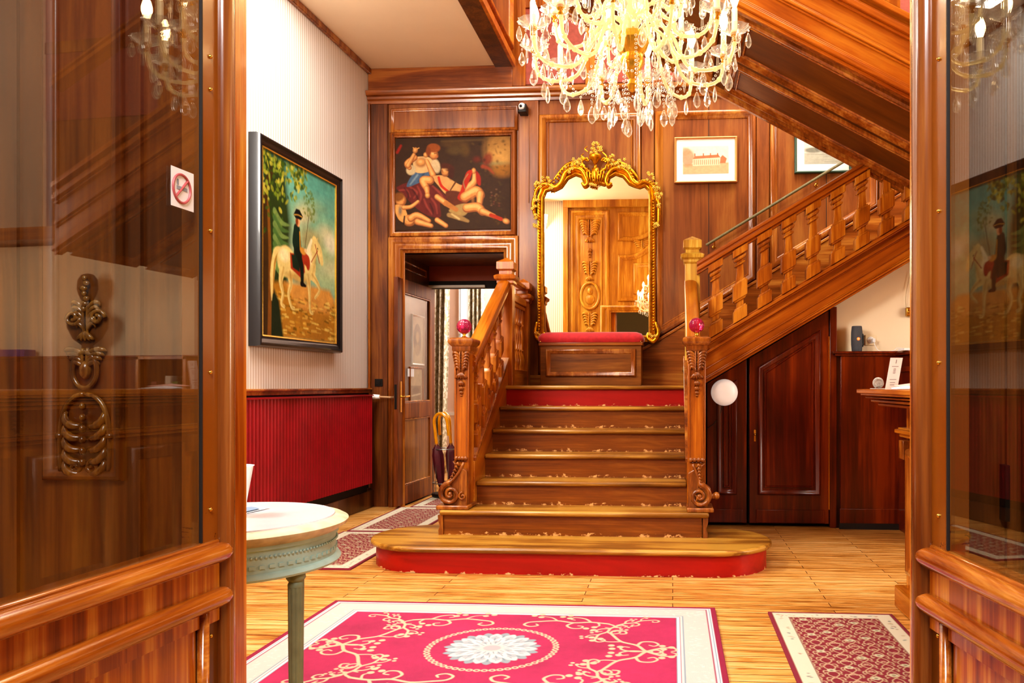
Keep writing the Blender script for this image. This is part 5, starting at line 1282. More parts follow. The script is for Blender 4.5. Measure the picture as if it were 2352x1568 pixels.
def door_leaf(name, side, o, d, n, tf, U, pxs):
    Dn = bpy.data.objects.new(name, None); COL.objects.link(Dn); Dn.location = (o.x, o.y, 0); struct(Dn)
    ub, uf, ug = U(pxs[0]), U(pxs[1]), U(pxs[2])      # bullnose end, flat end (glass start)
    LEN = .80; ztop = 2.34
    # stiles
    MB().prism(rect(0, ug + .002, .02, ztop + .1), -.045, 0, tf).build('stile', WSTILE, Dn, bevel=.003)
    MB().prism(rect(LEN - .11, LEN, .02, ztop + .1), -.045, .004, tf).build('stile', WSTILE, Dn, bevel=.003)
    m = MB(); r = ub / 2
    cs_ = [(r + r * math.cos(PI - PI * i / 14), r * .9 * math.sin(PI * i / 14)) for i in range(15)]
    for zz0, zz1 in ((.02, ztop + .1),):
        m.add([tf(u, z, h) for z in (zz0, zz1) for u, h in cs_], [(i, i + 1, 15 + i + 1, 15 + i) for i in range(14)])
    m.build('stile_bead', WDOORy if False else wood('bead_wood_' + name, ('5a2410', '94502c', 'b87a50'), 'z', 5, 14, rough=.22, coat=.8), Dn, sharp=180)
    # panels below
    MB().prism(rect(ub * .9, LEN - .1, zR2 - .05, zR1 + .0), -.04, .004, tf).build('mid_panel', WDOOR, Dn)
    MB().prism(rect(uf * 1.15, LEN - .1, .12, zR2 - .04), -.04, -.004, tf).build('bottom_panel', WDOOR, Dn)
    MB().prism(rect(ug * 0 + ub, uf, .05, zR2), -.04, .0, tf).build('lower_stile', WSTILE, Dn)
    m = MB(); m.tube([tf(uf * 1.02, .1, .004), tf(uf * 1.02, zR2 - .01, .004)], .012, 14); m.build('lower_bead', WDOORy, Dn, sharp=180)
    MB().prism(rect(0, LEN, .02, .13), -.045, .004, tf).build('kick_rail', WDOORy, Dn, bevel=.004)
    MB().prism(rect(0, LEN, ztop, ztop + .1), -.045, .004, tf).build('top_rail', WDOORy, Dn, bevel=.004)
    for z in (zR1, zR2):   # half-round rails with rounded ends
        m = MB(); us = [0, .004, .012, .024, .04] + [.04 + i * .07 for i in range(1, 11)]; rs = [.003, .012, .018, .021, .0215] + [.0215] * 10
        us = [ub * .35 + u for u in us]
        m.tube([tf(u, z, .006) for u in us], rs, 20); m.build('rail', WDOORy, Dn, sharp=180)
    MB().prism([(ub, zR1), (LEN, zR1), (LEN, zR1 + .028), (ub, zR1 + .028)], -.04, .006, tf).build('glazing_sill', WDOORy, Dn, bevel=.004)
    MB().prism(rect(ug, LEN - .1, zR1 + .02, ztop + .01), -.006, -.002, tf).build('glass_pane', GLASS, Dn)
    MB().prism(rect(ug - .001, ug + .003, zR1 + .03, ztop), -.004, .002, tf).build('glazing_seal', BLACKISH, Dn)
    um = (uf + ub) / 2 + (ug - uf) * .15
    for py in ((130, 205, 530, 855, 1170) if side < 0 else (136, 485, 833, 1184)):
        pxm = 485 if side < 0 else 2152; ax, ay = ray(pxm); p = tf(um, 0, 0); z = EYE + (p[1] / ay) * (HY - py) / F
        MB().ell(tf(um, z, .001), (.0045, .0045, .0045), nu=12, nv=8).build('screw', BRASS, Dn)
    z = EYE + (tf(um, 0, 0)[1] / ray(485 if side < 0 else 2152)[1]) * (HY - 1460) / F
    MB().ell(tf(um, z, .002), (.0045, .0045, .0045), nu=12, nv=8).build('screw', BRASS, Dn)
    return Dn
oL, dL, nL, tfL, UL = leaf_setup(530, YL0, 1650, -1)
oR, dR, nR, tfR_, UR = leaf_setup(2110, YR0, 1300, 1)
door_leaf('door_1', -1, oL, dL, nL, tfL, UL, (500, 464, 463))
door_leaf('door_2', 1, oR, dR, nR, tfR_, UR, (2140, 2175, 2176))
# lock stiles / jambs at the far end
JW = wood('jamb_wood', ('a04a14', 'd8782c', 'f0a860'), 'z', 10, 16, rough=.25, coat=.4)
struct(MB().box(XJ - .10, XJ, YL0 + .001, YJ2, 0, 2.45).build('trim_20', JW))
struct(MB().box(XK, XK + .10, YR0 + .001, YK2, 0, 2.45).build('trim_21', JW))
# sticker on left glass
us0, us1 = UL(446), UL(388); zc = EYE + tfL((us0 + us1) / 2, 0, 0)[1] / ray(415)[1] * (HY - 430) / F
um_ = (us0 + us1) / 2; hs = (us1 - us0) / 2
stk = thing('no_smoking_sticker', 'square no-smoking sticker with red ring on the left glass door', 'sticker', tfL(um_, zc, 0))
MB().prism(rect(um_ - hs * 1.0, um_ + hs * .8, zc - .042, zc + .036), -.0015, -.001, tfL).build('backing', plain('sticker_white', 'e6dcd8', .5), stk)
rg_ = MB(); Rr = .028
rg_.tube([tfL(um_ + Rr * .93 * math.cos(a * PI / 16), zc - .003 + Rr * math.sin(a * PI / 16), 0) for a in range(32)], .0026, 6, closed=True)
rg_.tube([tfL(um_ - Rr * .64, zc - .003 + Rr * .68, 0), tfL(um_ + Rr * .64, zc - .003 - Rr * .68, 0)], .0024, 6)
rg_.build('prohibition_ring', plain('sign_red', 'b05050', .5), stk)
MB().prism(rect(um_ - .017, um_ + .014, zc - .006, zc + .001), -.001, 0, tfL).prism(rect(um_ + .009, um_ + .013, zc + .003, zc + .014), -.001, 0, tfL).build('cigarette_symbol', INK, stk)

# ================================================================ entry wall: plain oak outside, carved oak inside
YV = 1.80
VO = wood('vestibule_oak', ('3c1606', '5c2c0c', '7c4218'), 'z', 5, 12, rough=.35, coat=.25)
HO = wood('carved_hall_oak', ('9a5614', 'c88434', 'e2ac5e'), 'z', 4, 10, rough=.35, coat=.2)
LH = 2.42
XW0, XW1 = X(560, EW), X(2097, EW)
struct(MB().box(-4.2, XW0, YV, YV + .03, 0, 4.5).box(XW1, 5.2, YV, YV + .03, 0, 4.5).box(XW0, XW1, YV, YV + .03, LH, 4.5).build('wall_front', VO, flat=True))
struct(MB().box(-4.2, -1.80, YV + .03, EW, 0, CEIL).build('wall_front_papered', PAPERW, flat=True))
struct(MB().box(-1.80, XW0, YV + .03, EW, 0, CEIL).box(XW1, XR, YV + .03, EW, 0, CEIL).box(XW0, XW1, YV + .03, EW, LH, CEIL).build('wall_front_oak', HO, flat=True))
tff = lambda u, v, h: (u, EW + h, v)
fm_ = MB()
for a, b, z0, z1 in ((-1.72, -1.06, .25, 4.14),):
    fm_.mold(rect(a, b, z0, z1), scaled(PROFB, 1.1), tff); fm_.mold(rect(a + .12, b - .12, z0 + .12, z1 - .12), PROF, tff)
fm_.box(-1.84, -1.76, EW, EW + .07, 0, CEIL).box(-1.84, 1.0, EW, EW + .08, 4.18, CEIL)
cS = crom([(-.92, 3.62), (-.6, 3.62), (-.35, 3.72), (-.21, 3.95)], 8)
fm_.mold(list(reversed([(-.92, 4.1), (-.21, 4.1)])) + [], [(0, 0)], tff) if False else None
P1 = [(-.92, 4.1)] + [(u, v) for u, v in cS] + [(-.21, 4.1)]
fm_.mold(P1, PROFB, tff)
cS2 = crom([(-.92, 3.38), (-.62, 3.4), (-.4, 3.55), (-.21, 3.78), (-.02, 3.55), (.2, 3.4), (.5, 3.38)], 8)
fm_.mold([(-.92, 2.6)] + [(u, v) for u, v in cS2] + [(.5, 2.6)], scaled(PROFB, 1.2), tff)
fm_.mold(rect(-.66, .24, 2.72, 3.24), PROFB, tff)
fm_.mold([(X(560, EW + .08) - .14, 0), (X(560, EW + .08) - .14, LH + .12), (XW1 + .16, LH + .12), (XW1 + .16, 0)], scaled(PROFB, 1.3), tff, closed=False)
struct(fm_.build('trim_22', HO, sharp=45))
cr = MB()
cr.tube([tff(-1.39 + .155 * math.cos(a * PI / 16), 2.7 + .22 * math.sin(a * PI / 16), .02) for a in range(32)], .022, 8, closed=True)
cr.ell(tff(-1.39, 2.78, .01), (.05, .03, .065)); cr.ell(tff(-1.39, 2.64, .0), (.085, .03, .09))
leaf_relief(cr, tff, -1.39, 3.28, .26, .34, .014, 5); leaf_relief(cr, tff, -1.39, 3.98, .34, .4, .018, 6); bells(cr, tff, -1.39, 3.5, .07)
leaf_relief(cr, tff, -1.39, 2.42, .26, .34, .014, 5); bells(cr, tff, -1.39, 2.0, .08, 4); leaf_relief(cr, tff, -.5, 3.62, .3, .18, .012, 4)
struct(cr.build('trim_23', HO, sharp=180))
# outer face (seen through the left glass): narrow panel with carving
tfv = back(YV)
vm = MB()
a0, a1 = X(104, YV), X(288, YV); zb_ = Z(1102, 200, YV)
vm.mold(rect(a0, a1, zb_, 4.2), scaled(PROF, .75, .8), tfv)
b0, b1 = X(2296, YV), X(2420, YV)
vm.box(X(322, YV), X(330, YV), YV - .012, YV, 0, 4.4).box(X(40, YV), X(46, YV), YV - .01, YV, 0, 4.4)
vm.box(X(2308, YV), X(2330, YV), YV - .012, YV, 0, 4.4).mold(rect(X(2345, YV), X(2520, YV), .3, 4), PROF, tfv)
struct(vm.build('trim_24', VO, sharp=45))
vc_ = MB(); cu_ = X(200, YV)
leaf_relief(vc_, tfv, cu_, Z(690, 200, YV), .07, .10, .004, 5); leaf_relief(vc_, tfv, cu_, Z(800, 200, YV), .10, .06, .005, 4, False)
for i in range(7): vc_.ell(tfv(cu_ + .004 * math.sin(i * 2), Z(640, 200, YV) - i * .012, .008), (.006 + .002 * (i % 3), .006, .007))
for s_ in (-1, 1): vc_.tube([tfv(a, b, .008) for a, b in spiral(cu_ + s_ * .03, Z(730, 200, YV), .02, .005, 0, s_ * 1.3, 16)], .005, 6)
vc_.tube([tfv(cu_ + .03 * math.cos(a * PI / 10), Z(850, 200, YV) + .042 * math.sin(a * PI / 10), .008) for a in range(20)], .006, 8, closed=True); vc_.ell(tfv(cu_, Z(850, 200, YV), .005), (.014, .014, .022))
for s_ in (-1, 1):
    vc_.tube([tfv(cu_ + s_ * a, b, .008) for a, b in bez((.0, Z(905, 200, YV)), (.05, Z(905, 200, YV)), (.07, Z(960, 200, YV)), (.058, Z(1080, 200, YV)), 14)], .006, 8)
    for i in range(5):
        z = Z(1075, 200, YV) + i * .028
        vc_.tube([tfv(*p) for p in bez((cu_ + s_ * .006, z - .01, .006), (cu_ + s_ * .03, z - .02, .014), (cu_ + s_ * .056, z, .014), (cu_ + s_ * .046, z + .022, .006), 8)], [.003, .007, .009, .010, .010, .009, .008, .006, .004], 8)
    vc_.tube([tfv(a, b, .010) for a, b in spiral(cu_ + s_ * .022, Z(1072, 200, YV), .018, .004, PI / 2, s_ * 1.3, 16)], .005, 6)
    vc_.ell(tfv(cu_ + s_ * .062, Z(1000, 200, YV), .008), (.010, .010, .008))
for i in range(6): vc_.ell(tfv(cu_, Z(1060, 200, YV) + i * .026, .014), (.007, .009, .009))
struct(vc_.build('trim_25', wood('vestibule_carving', ('3a1a08', '6e3e18', '96602c'), 'z', 12, 5, rough=.25, coat=.6), sharp=180))
struct(MB().box(X(2300, YV) - .004, X(2300, YV) + .006, YV - .03, YV, .9, 1.02).build('trim_26', DARKMET))

# ================================================================ rugs
def scroll(c, x, y, ang, s, flip, col, w=2.2):
    """vine scroll: stem with spiral end, side curls and buds. s size px"""
    ca, sa = math.cos(ang), math.sin(ang)
    def R(px, py): py *= flip; return (x + s * (px * ca - py * sa), y + s * (px * sa + py * ca))
    def st(pts, w0, w1): c.stroke([R(*p) for p in pts], [w0, w1], col, 1.1)
    def buds(px, py):
        for k_ in range(3):
            a = k_ * 2.1; bx, by = px + .075 * math.cos(a), py + .075 * math.sin(a); p = R(bx, by); c.ell(p[0], p[1], s * .045, s * .045, col, 0, 1)
    st([(0, 0), (.25, -.06), (.5, -.02), (.75, -.1), (1.0, -.05)], w * 1.2, w)
    st([(1.0, -.05), (1.15, .0), (1.2, .12), (1.1, .2), (1.0, .15), (1.03, .08)], w, w * .7)
    st([(.25, -.06), (.35, -.22), (.5, -.28), (.56, -.2), (.5, -.15)], w, w * .6)
    st([(.5, -.02), (.58, .12), (.5, .24), (.38, .24), (.35, .15), (.42, .12)], w, w * .6)
    st([(.75, -.1), (.85, -.25), (1.0, -.3)], w * .8, w * .5); buds(1.05, -.33)
    st([(.15, -.04), (.12, .1), (.2, .18)], w * .8, w * .5); buds(.22, .24); buds(.62, -.3)
    st([(.0, .0), (-.1, .1), (-.06, .2), (.02, .18)], w, w * .6)
RXa, RXb, RYa, RYb = -1.843, .226, 2.83, 4.293
RW, RH = 620, int(620 * (RYb - RYa) / (RXb - RXa))
ppm = RW / (RXb - RXa)
c = Can(RW, RH, 'a82a58')
def band(off, wd, col): 
    m = np.minimum.reduce([c.xx, RW - 1 - c.xx, c.yy, RH - 1 - c.yy]); c.blend(((m >= off * ppm) & (m < (off + wd) * ppm)).astype(float), col)
c.noise(.24, 70, 21); c.noise(.1, 8, 22)
band(0, .028, '8e1840'); band(.028, .02, 'cdd0d0'); band(.034, .005, '6a8ea0'); band(.048, .008, '9c5c6c'); band(.056, .115, 'c9c4ba'); band(.171, .006, '8aa0a8'); band(.177, .014, 'd6d0c8'); band(.187, .004, 'a06070'); band(.191, .016, 'cfd8d8'); band(.205, .005, '7c98a4')
r_ = np.random.default_rng(4)
for i in range(500):   # small motifs within the cream border
    t = r_.random(); o_ = r_.uniform(.07, .16) * ppm; side_ = r_.integers(0, 4)
    p = [(t * RW, o_), (t * RW, RH - o_), (o_, t * RH), (RW - o_, t * RH)][side_]
    if min(p[0], RW - p[0], p[1], RH - p[1]) < .065 * ppm: continue
    c.ell(p[0], p[1], r_.uniform(1.5, 4), r_.uniform(1, 2), str(r_.choice(['d8d4c4', 'c8cfc6', 'dcc8bc', 'd4d6cc'])), r_.uniform(0, 180), 1, .7)
cxr, cyr = RW / 2, RH / 2
CRM = 'ccb898'
hx_w, hy_w = RW / 2 - .22 * ppm, RH / 2 - .22 * ppm
for qx in (-1, 1):
    for qy in (-1, 1):
        S_ = .36 * ppm
        # along the long edge, from corner toward centre and from side node
        a = 0 if qx < 0 else PI
        scroll(c, cxr + qx * hx_w * .93, cyr + qy * hy_w * .10, (PI * .0 if qx < 0 else PI) - qx * qy * -.9 * 1, S_ * .95, -qx * qy * -1, CRM)
        scroll(c, cxr + qx * hx_w * .60, cyr + qy * hy_w * .78, a, S_ * .95, qx * qy, CRM)
        scroll(c, cxr + qx * hx_w * .66, cyr + qy * hy_w * .74, a + PI - qx * qy * -.5, S_ * .5, -qx * qy, CRM, 1.8)
        scroll(c, cxr + qx * hx_w * .66, cyr + qy * hy_w * .72, a + qx * qy * -1.2 * -1, S_ * .6, qx * qy, CRM, 1.8)
for qx in (-1, 1):
    c.ell(cxr + qx * hx_w * .90, cyr, 8, 8, CRM, 0, 1); c.ell(cxr + qx * hx_w * .90, cyr, 4.5, 4.5, 'a82a58', 0, 1)
# medallion
Rr_ = .285 * ppm
for i in range(56):
    a = 2 * PI * i / 56; c.ell(cxr + Rr_ * math.cos(a), cyr + Rr_ * math.sin(a), 4.6, 4.6, CRM, 0, 1); c.ell(cxr + Rr_ * math.cos(a), cyr + Rr_ * math.sin(a), 2, 2, 'b8305c', 0, 1)
for ring_, n_p, L_, wd_, col in ((1, 15, .212, .15, '8e9ea2'), (0, 15, .20, .15, 'c4c6c2'), (1, 13, .165, .17, 'a2aeb0'), (0, 13, .145, .17, 'd0cec8'), (1, 10, .10, .2, 'a4aeb0'), (0, 10, .09, .2, 'cac8c2')):
    for i in range(n_p):
        a = 2 * PI * (i + .5 * ring_) / n_p; l = L_ * ppm; ca_, sa_ = math.cos(a), math.sin(a)
        c.ell(cxr + l * .6 * ca_, cyr + l * .6 * sa_, l * .42, l * wd_, col, math.degrees(a), 1)
        for t_ in (-.1, 0, .1): c.ell(cxr + l * (.94 - abs(t_)) * math.cos(a + t_), cyr + l * (.94 - abs(t_)) * math.sin(a + t_), l * .08, l * .05, col, math.degrees(a), 1)
        c.stroke([(cxr + l * .4 * ca_, cyr + l * .4 * sa_), (cxr + l * .85 * ca_, cyr + l * .85 * sa_)], .7, '6c8690', 1, .9)
c.ell(cxr, cyr, .055 * ppm, .05 * ppm, 'c4c0b8', 0, 2); c.ell(cxr, cyr, .04 * ppm, .036 * ppm, 'b4aaaa', 0, 2)
c.a = c.a ** 1.05 * np.array([.92, .82, .84])
rug_tf = lambda x0, x1, y0, y1: (lambda u, v, h: (x0 + (x1 - x0) * u, y1 - (y1 - y0) * v, .001 + h))
o = raster_obj(c, 'rug', rug_tf(RXa, RXb, RYa, RYb), RUGM, None, edge_drop=.014, loc=((RXa + RXb) / 2, RYb, 0))
tag(o, 'large crimson rug with cream border and white flower medallion before the stairs', 'rug')
def runner(x0, x1, y0, y1, label, seed, group=None, dark='8c1c2e'):
    W_ = 190; H_ = int(W_ * (y1 - y0) / (x1 - x0)); pm = W_ / (x1 - x0); c = Can(W_, H_, dark); c.noise(.12, 6, seed)
    m = np.minimum.reduce([c.xx, W_ - 1 - c.xx, c.yy, H_ - 1 - c.yy]); r_ = np.random.default_rng(seed)
    for j, x in enumerate(range(0, W_ + 24, 24)):
        for s_ in (-1, 1):
            c.stroke([(x + s_ * 7 * math.sin((y + 17 * j) * .13), y) for y in range(-4, H_ + 8, 6)], .75, 'd2b890', 1)
        for y in range(-8, H_ + 30, 24):
            yy_ = y + (12 if j % 2 else 0)
            for s_ in (-1, 1):
                q_ = r_.uniform(.8, 1.2)
                c.stroke([(x + s_ * 3, yy_ + 3), (x + s_ * 9, yy_ + 1), (x + s_ * 11, yy_ + 7 * q_), (x + s_ * 7, yy_ + 8)], [.9, .6], 'd8c098', 1)
                c.ell(x + s_ * 10, yy_ + 11 * q_, 2.2, 1.2, 'c9ae84', r_.uniform(0, 180), 1)
            big = (j + y // 24) % 3 == 0
            for k_ in range(7 if big else 5):
                a = k_ * 2 * PI / (7 if big else 5) + j; r0 = 4 if big else 2
                c.ell(x + r0 * math.cos(a), yy_ + r0 * math.sin(a), 2.2 if big else 1.4, 1.8 if big else 1.3, 'd2caa8' if big else 'd0a888', 0, 1)
            c.ell(x, yy_, 2.2 if big else 1, 2.2 if big else 1, '94906c' if big else '9c4a50', 0, 1)
    def bandr(a, b, col): c.blend(((m >= a) & (m < b)).astype(float), col)
    e1 = .018 * pm; e2 = .10 * pm
    bandr(e1, e2, 'e9dfc4'); bandr(e2 - 2.2, e2 - .8, 'a4806c'); bandr(e1, e1 + 1, 'b8a080')
    for i in range(110):
        t = r_.random(); o_ = (e1 + e2) / 2 + r_.uniform(-3, 3); p = [(t * W_, o_), (t * W_, H_ - o_), (o_, t * H_), (W_ - o_, t * H_)][int(r_.integers(0, 4))]
        if m[int(min(H_ - 1, max(0, p[1]))), int(min(W_ - 1, max(0, p[0])))] < e1 + 3: continue
        c.ell(p[0], p[1], r_.uniform(2, 4), r_.uniform(1, 2.4), str(r_.choice(['b6ac90', 'c49a88', '9aa69a', 'cdb894', '8c8c84'])), r_.uniform(0, 180), 1, .85)
    bandr(0, e1, '8e2036'); c.a *= .66
    o = raster_obj(c, 'rug', rug_tf(x0, x1, y0, y1), RUGM, None, edge_drop=.010, loc=((x0 + x1) / 2, y0, 0))
    return tag(o, label, 'rug', group)
runner(.495, 1.13, 2.93, 4.25, 'small dark red floral rug beside the reception desk', 31)
runner(-2.66, -2.07, 5.05, 6.35, 'dark red runner rug nearest the camera left of the rounded step', 32, 'runners leading to the back doorway')
runner(-2.64, -2.05, 6.37, 7.66, 'middle dark red runner between the radiator wall and the stairs', 33, 'runners leading to the back doorway')
runner(-2.55, -1.96, 7.68, 8.97, 'farthest dark red runner lying in the back doorway', 34, 'runners leading to the back doorway')

# ================================================================ painted round table
tx_, ty_ = -1.425, 2.50; TZ = .755
TB = thing('side_table', 'round pale green painted table with white marble top and fluted legs', 'table', (tx_, ty_, 0))
GRN = plain('celadon_paint', 'a9c4ba', .45, noise=.12, nscale=14)
RIMM = plain('worn_cream_paint', 'c8bc9a', .45, noise=.3, nscale=16)
MB().lathe([(0, 0), (.318, 0), (.325, .006), (.322, .014), (0, .015)], (tx_, ty_, TZ), 64).build('marble_top', plain('white_marble', 'eceaf2', .12, coat=.5, noise=.05, nscale=5), TB, sharp=30)
MB().lathe([(.30, -.035), (.335, -.034), (.345, -.026), (.362, -.016), (.366, -.004), (.352, .004), (.33, .010), (.322, .010), (.32, 0)], (tx_, ty_, TZ), 72).build('rim', RIMM, TB, sharp=50)
MB().lathe([(.30, -.135), (.338, -.135), (.342, -.128), (.336, -.118), (.326, -.114), (.326, -.05), (.334, -.045), (.334, -.034)], (tx_, ty_, TZ), 72).build('apron', GRN, TB, sharp=40)
dt = MB()
for i in range(72):
    a = 2 * PI * i / 72; Mz = Matrix.Rotation(a, 3, 'Z')
    dt.box(.322, .330, -.008, .008, -.100, -.090, tf=lambda x, y, z: tuple(Mz @ Vector((x, y, 0)) + Vector((tx_, ty_, TZ + z))))
for i in range(150):
    a = 2 * PI * i / 150; dt.ell((tx_ + .329 * math.cos(a), ty_ + .329 * math.sin(a), TZ - .066), (.0042, .0042, .0042), nu=6, nv=4)
dt.build('dentil_trim', GRN, TB)
GRL = plain('grey_green_paint', '7f8668', .5, noise=.2, nscale=12)
for a in (-23, 73, 157, 247):
    lx, ly = tx_ + .303 * math.cos(math.radians(a)), ty_ + .303 * math.sin(math.radians(a))
    m = MB()
    for r0, r1, z0, z1 in ((.0, .03, TZ - .135, TZ - .135), ): pass
    m.lathe([(0, TZ - .13), (.027, TZ - .135), (.029, TZ - .15), (.024, TZ - .158), (.02, TZ - .162), (.024, TZ - .17), (.0235, TZ - .178)], (lx, ly, 0), 40)
    m.lathe([(.0235, TZ - .178), (.0225, .45), (.0195, .12), (.016, .05), (.020, .03), (.016, .0), (0, 0)], (lx, ly, 0), 64, fl=lambda w: 1 - .10 * max(0, math.cos(10 * w)))
    m.build('leg', GRL, TB, sharp=60)
cup_x, cup_y = X(541, 2.5), 2.5
cu2 = thing('porcelain_cup', 'tall white flared porcelain cup on the painted table, half hidden by the door', 'cup', (cup_x, cup_y, TZ + .015))
MB().lathe([(0, 0), (.032, 0), (.034, .006), (.03, .014), (.034, .05), (.043, .10), (.053, .158), (.0565, .162), (.053, .160), (.041, .10), (.03, .05), (.0, .012)], (cup_x, cup_y, TZ + .015), 40).build('body', plain('porcelain', 'f8f8fa', .15, coat=.6), cu2, sharp=50)
bq = X(588, 2.62)
br_ = thing('brochure', 'blue and white folded brochure lying on the marble table top', 'brochure', (bq, 2.6, TZ + .015))
MB().add([(bq - .12, 2.54, TZ + .0165), (bq + .0, 2.52, TZ + .0165), (bq + .03, 2.66, TZ + .018), (bq - .09, 2.68, TZ + .018), (bq - .04, 2.60, TZ + .026)], [(0, 1, 4), (1, 2, 4), (2, 3, 4), (3, 0, 4)]).build('sheet', plain('brochure_white', 'dfe6f0', .4), br_)
MB().add([(bq - .05, 2.58, TZ + .0275), (bq - .0, 2.545, TZ + .021), (bq + .015, 2.62, TZ + .022), (bq - .02, 2.63, TZ + .026)], [(0, 1, 2, 3)]).build('printed_block', plain('brochure_blue', '6e88a8', .5), br_)

# vestibule behind us
struct(MB().box(-2.6, -2.5, -2.8, YV, 0, 4.5).box(2.3, 2.4, -2.8, YV, 0, 4.5).box(-2.6, 2.4, -2.9, -2.8, 0, 4.5).build('wall_vestibule', plain('vestibule_grey', '8f8b78', .7), flat=True))
struct(MB().box(-2.6, 2.4, -2.9, YV, 4.4, 4.5).build('ceiling_vestibule', CREAM, flat=True))
# ================================================================ chandelier
CXC, CYC = X(1452, 3.0), 3.0
ZB = 2.47
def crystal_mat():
    m = bpy.data.materials.new('cut_crystal_glow'); m.use_nodes = True; nt = m.node_tree; nt.nodes.clear(); N, L = nt.nodes, nt.links
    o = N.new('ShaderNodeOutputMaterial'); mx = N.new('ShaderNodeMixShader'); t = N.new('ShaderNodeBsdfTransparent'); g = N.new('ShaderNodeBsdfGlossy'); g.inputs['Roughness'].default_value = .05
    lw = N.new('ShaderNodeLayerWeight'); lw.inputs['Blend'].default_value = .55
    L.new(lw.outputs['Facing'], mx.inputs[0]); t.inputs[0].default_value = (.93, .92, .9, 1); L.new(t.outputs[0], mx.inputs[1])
    e = N.new('ShaderNodeEmission'); e.inputs[0].default_value = rgba('fff0cc'); e.inputs[1].default_value = .36; ad = N.new('ShaderNodeAddShader')  # crystal emits a little, standing in for scattered bulb light
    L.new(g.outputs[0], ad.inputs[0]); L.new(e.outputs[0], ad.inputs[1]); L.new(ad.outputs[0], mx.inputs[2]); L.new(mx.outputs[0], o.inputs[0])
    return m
CRY = crystal_mat()
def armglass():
    m, nt, b = newmat('gold_glow_glass'); b.inputs['Base Color'].default_value = rgba('f0d898'); b.inputs['Roughness'].default_value = .12
    b.inputs['Transmission Weight'].default_value = .6; b.inputs['Emission Color'].default_value = rgba('ffe6b4'); b.inputs['Emission Strength'].default_value = .32; b.inputs['Coat Weight'].default_value = .6  # glow set into the glass in place of bulb light scattering through it
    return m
ARM = armglass()
GCH = plain('chandelier_gilt_glow', 'd8a840', .2, metal=.9, emit='ffb040', es=.12)  # weak emission on the gilt stands in for light from the bulbs
BULB = plain('lit_bulb', 'fff4d8', .5, emit='ffd9a0', es=48)
CAND = plain('candle_tube', 'fff6e0', .4, emit='ffe0a0', es=.9)  # tube emits by itself to look lit by its bulb
CH = thing('chandelier', 'large lit crystal chandelier with candle bulbs and hanging drops', 'chandelier', (CXC, CYC, ZB))
C0 = Vector((CXC, CYC, 0))
def drop_mesh():
    m = MB(); m.lathe([(0, 0), (.0035, -.003), (.0035, -.008), (0, -.011)], n=8)          # button bead
    prof = [(0, -.013), (.005, -.02), (.0115, -.036), (.0138, -.048), (.0115, -.059), (.005, -.067), (0, -.070)]
    m.lathe(prof, n=8, tf=lambda x, y, z: (x, y * .6, z)); return m
def spear_mesh():
    m = MB(); m.lathe([(0, 0), (.0045, -.004), (.0045, -.009), (0, -.013)], n=8); m.lathe([(0, -.015), (.0045, -.03), (.006, -.06), (.003, -.078), (0, -.082)], n=6); return m
protos = {}
def shared(key, mk, name, mat):
    if key not in protos:
        o = mk().build(name, mat, None, flat=(key in ('drop', 'spear')), sharp=30, norm=True); protos[key] = o.data; bpy.data.objects.remove(o)
    return protos[key]
def put(key, mk, name, mat, parent, pos, rz=0, s=1.0):
    me = shared(key, mk, name, mat); o = bpy.data.objects.new(name, me); COL.objects.link(o)
    o.parent = parent; o.location = Vector(pos) - WORLD(parent); o.rotation_euler = (0, 0, rz); o.scale = (s, s, s); return o
def bob(): return MB().lathe([(.004, -.012), (.012, -.01), (.03, .0), (.048, .012), (.055, .02), (.053, .021), (.03, .006), (.012, -.002), (.004, -.004)], n=22, fl=lambda a: 1 + .07 * math.cos(10 * a))
def cand(): return MB().lathe([(.010, 0), (.014, .004), (.0115, .01), (.0105, .015), (.0105, .085), (.008, .09), (0, .09)], n=14)
def bulb(): return MB().lathe([(.006, 0), (.009, .008), (.0165, .03), (.0165, .045), (.011, .066), (.004, .082), (0, .088)], n=14)
def cupm(): return MB().lathe([(0, -.035), (.006, -.032), (.01, -.024), (.006, -.016), (.012, -.01), (.016, -.002), (.014, .002), (0, .002)], n=14)
def arm(ang, r, zb, zlow, z0, n_d=5):
    d = Vector((math.cos(ang), math.sin(ang), 0)); P = lambda rr, z: C0 + d * rr + Vector((0, 0, z))
    pts = crom([P(.03, z0), P(.09, z0 + .03), P(.15, z0 - .02), P(r * .55, zlow + .02), P(r * .78, zlow), P(r * .95, zlow + .03), P(r, zb - .03)], 6)
    m = MB().tube(pts, .0070, 9)
    for i in range(0, len(pts), 5): m.ell(pts[i], (.0105, .0105, .0105), nu=8, nv=6)
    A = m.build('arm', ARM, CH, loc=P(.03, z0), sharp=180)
    p = P(r, zb)
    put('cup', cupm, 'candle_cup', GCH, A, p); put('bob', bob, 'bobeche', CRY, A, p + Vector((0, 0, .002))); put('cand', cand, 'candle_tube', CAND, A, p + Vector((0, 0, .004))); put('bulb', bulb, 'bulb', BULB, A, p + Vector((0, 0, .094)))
    for k in range(n_d):
        w = 2 * PI * k / n_d + ang; q = p + Vector((.05 * math.cos(w), .05 * math.sin(w), .012))
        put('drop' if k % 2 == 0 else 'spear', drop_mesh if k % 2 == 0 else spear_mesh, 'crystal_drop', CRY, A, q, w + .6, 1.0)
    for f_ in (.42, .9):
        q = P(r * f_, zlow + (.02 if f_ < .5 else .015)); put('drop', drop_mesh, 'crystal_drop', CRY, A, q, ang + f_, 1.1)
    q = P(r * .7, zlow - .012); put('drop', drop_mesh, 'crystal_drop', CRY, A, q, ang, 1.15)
    return p
low = [arm(PI / 2 - math.radians(7) + i * 2 * PI / 12, .378, ZB, 2.345, 2.50) for i in range(12)]
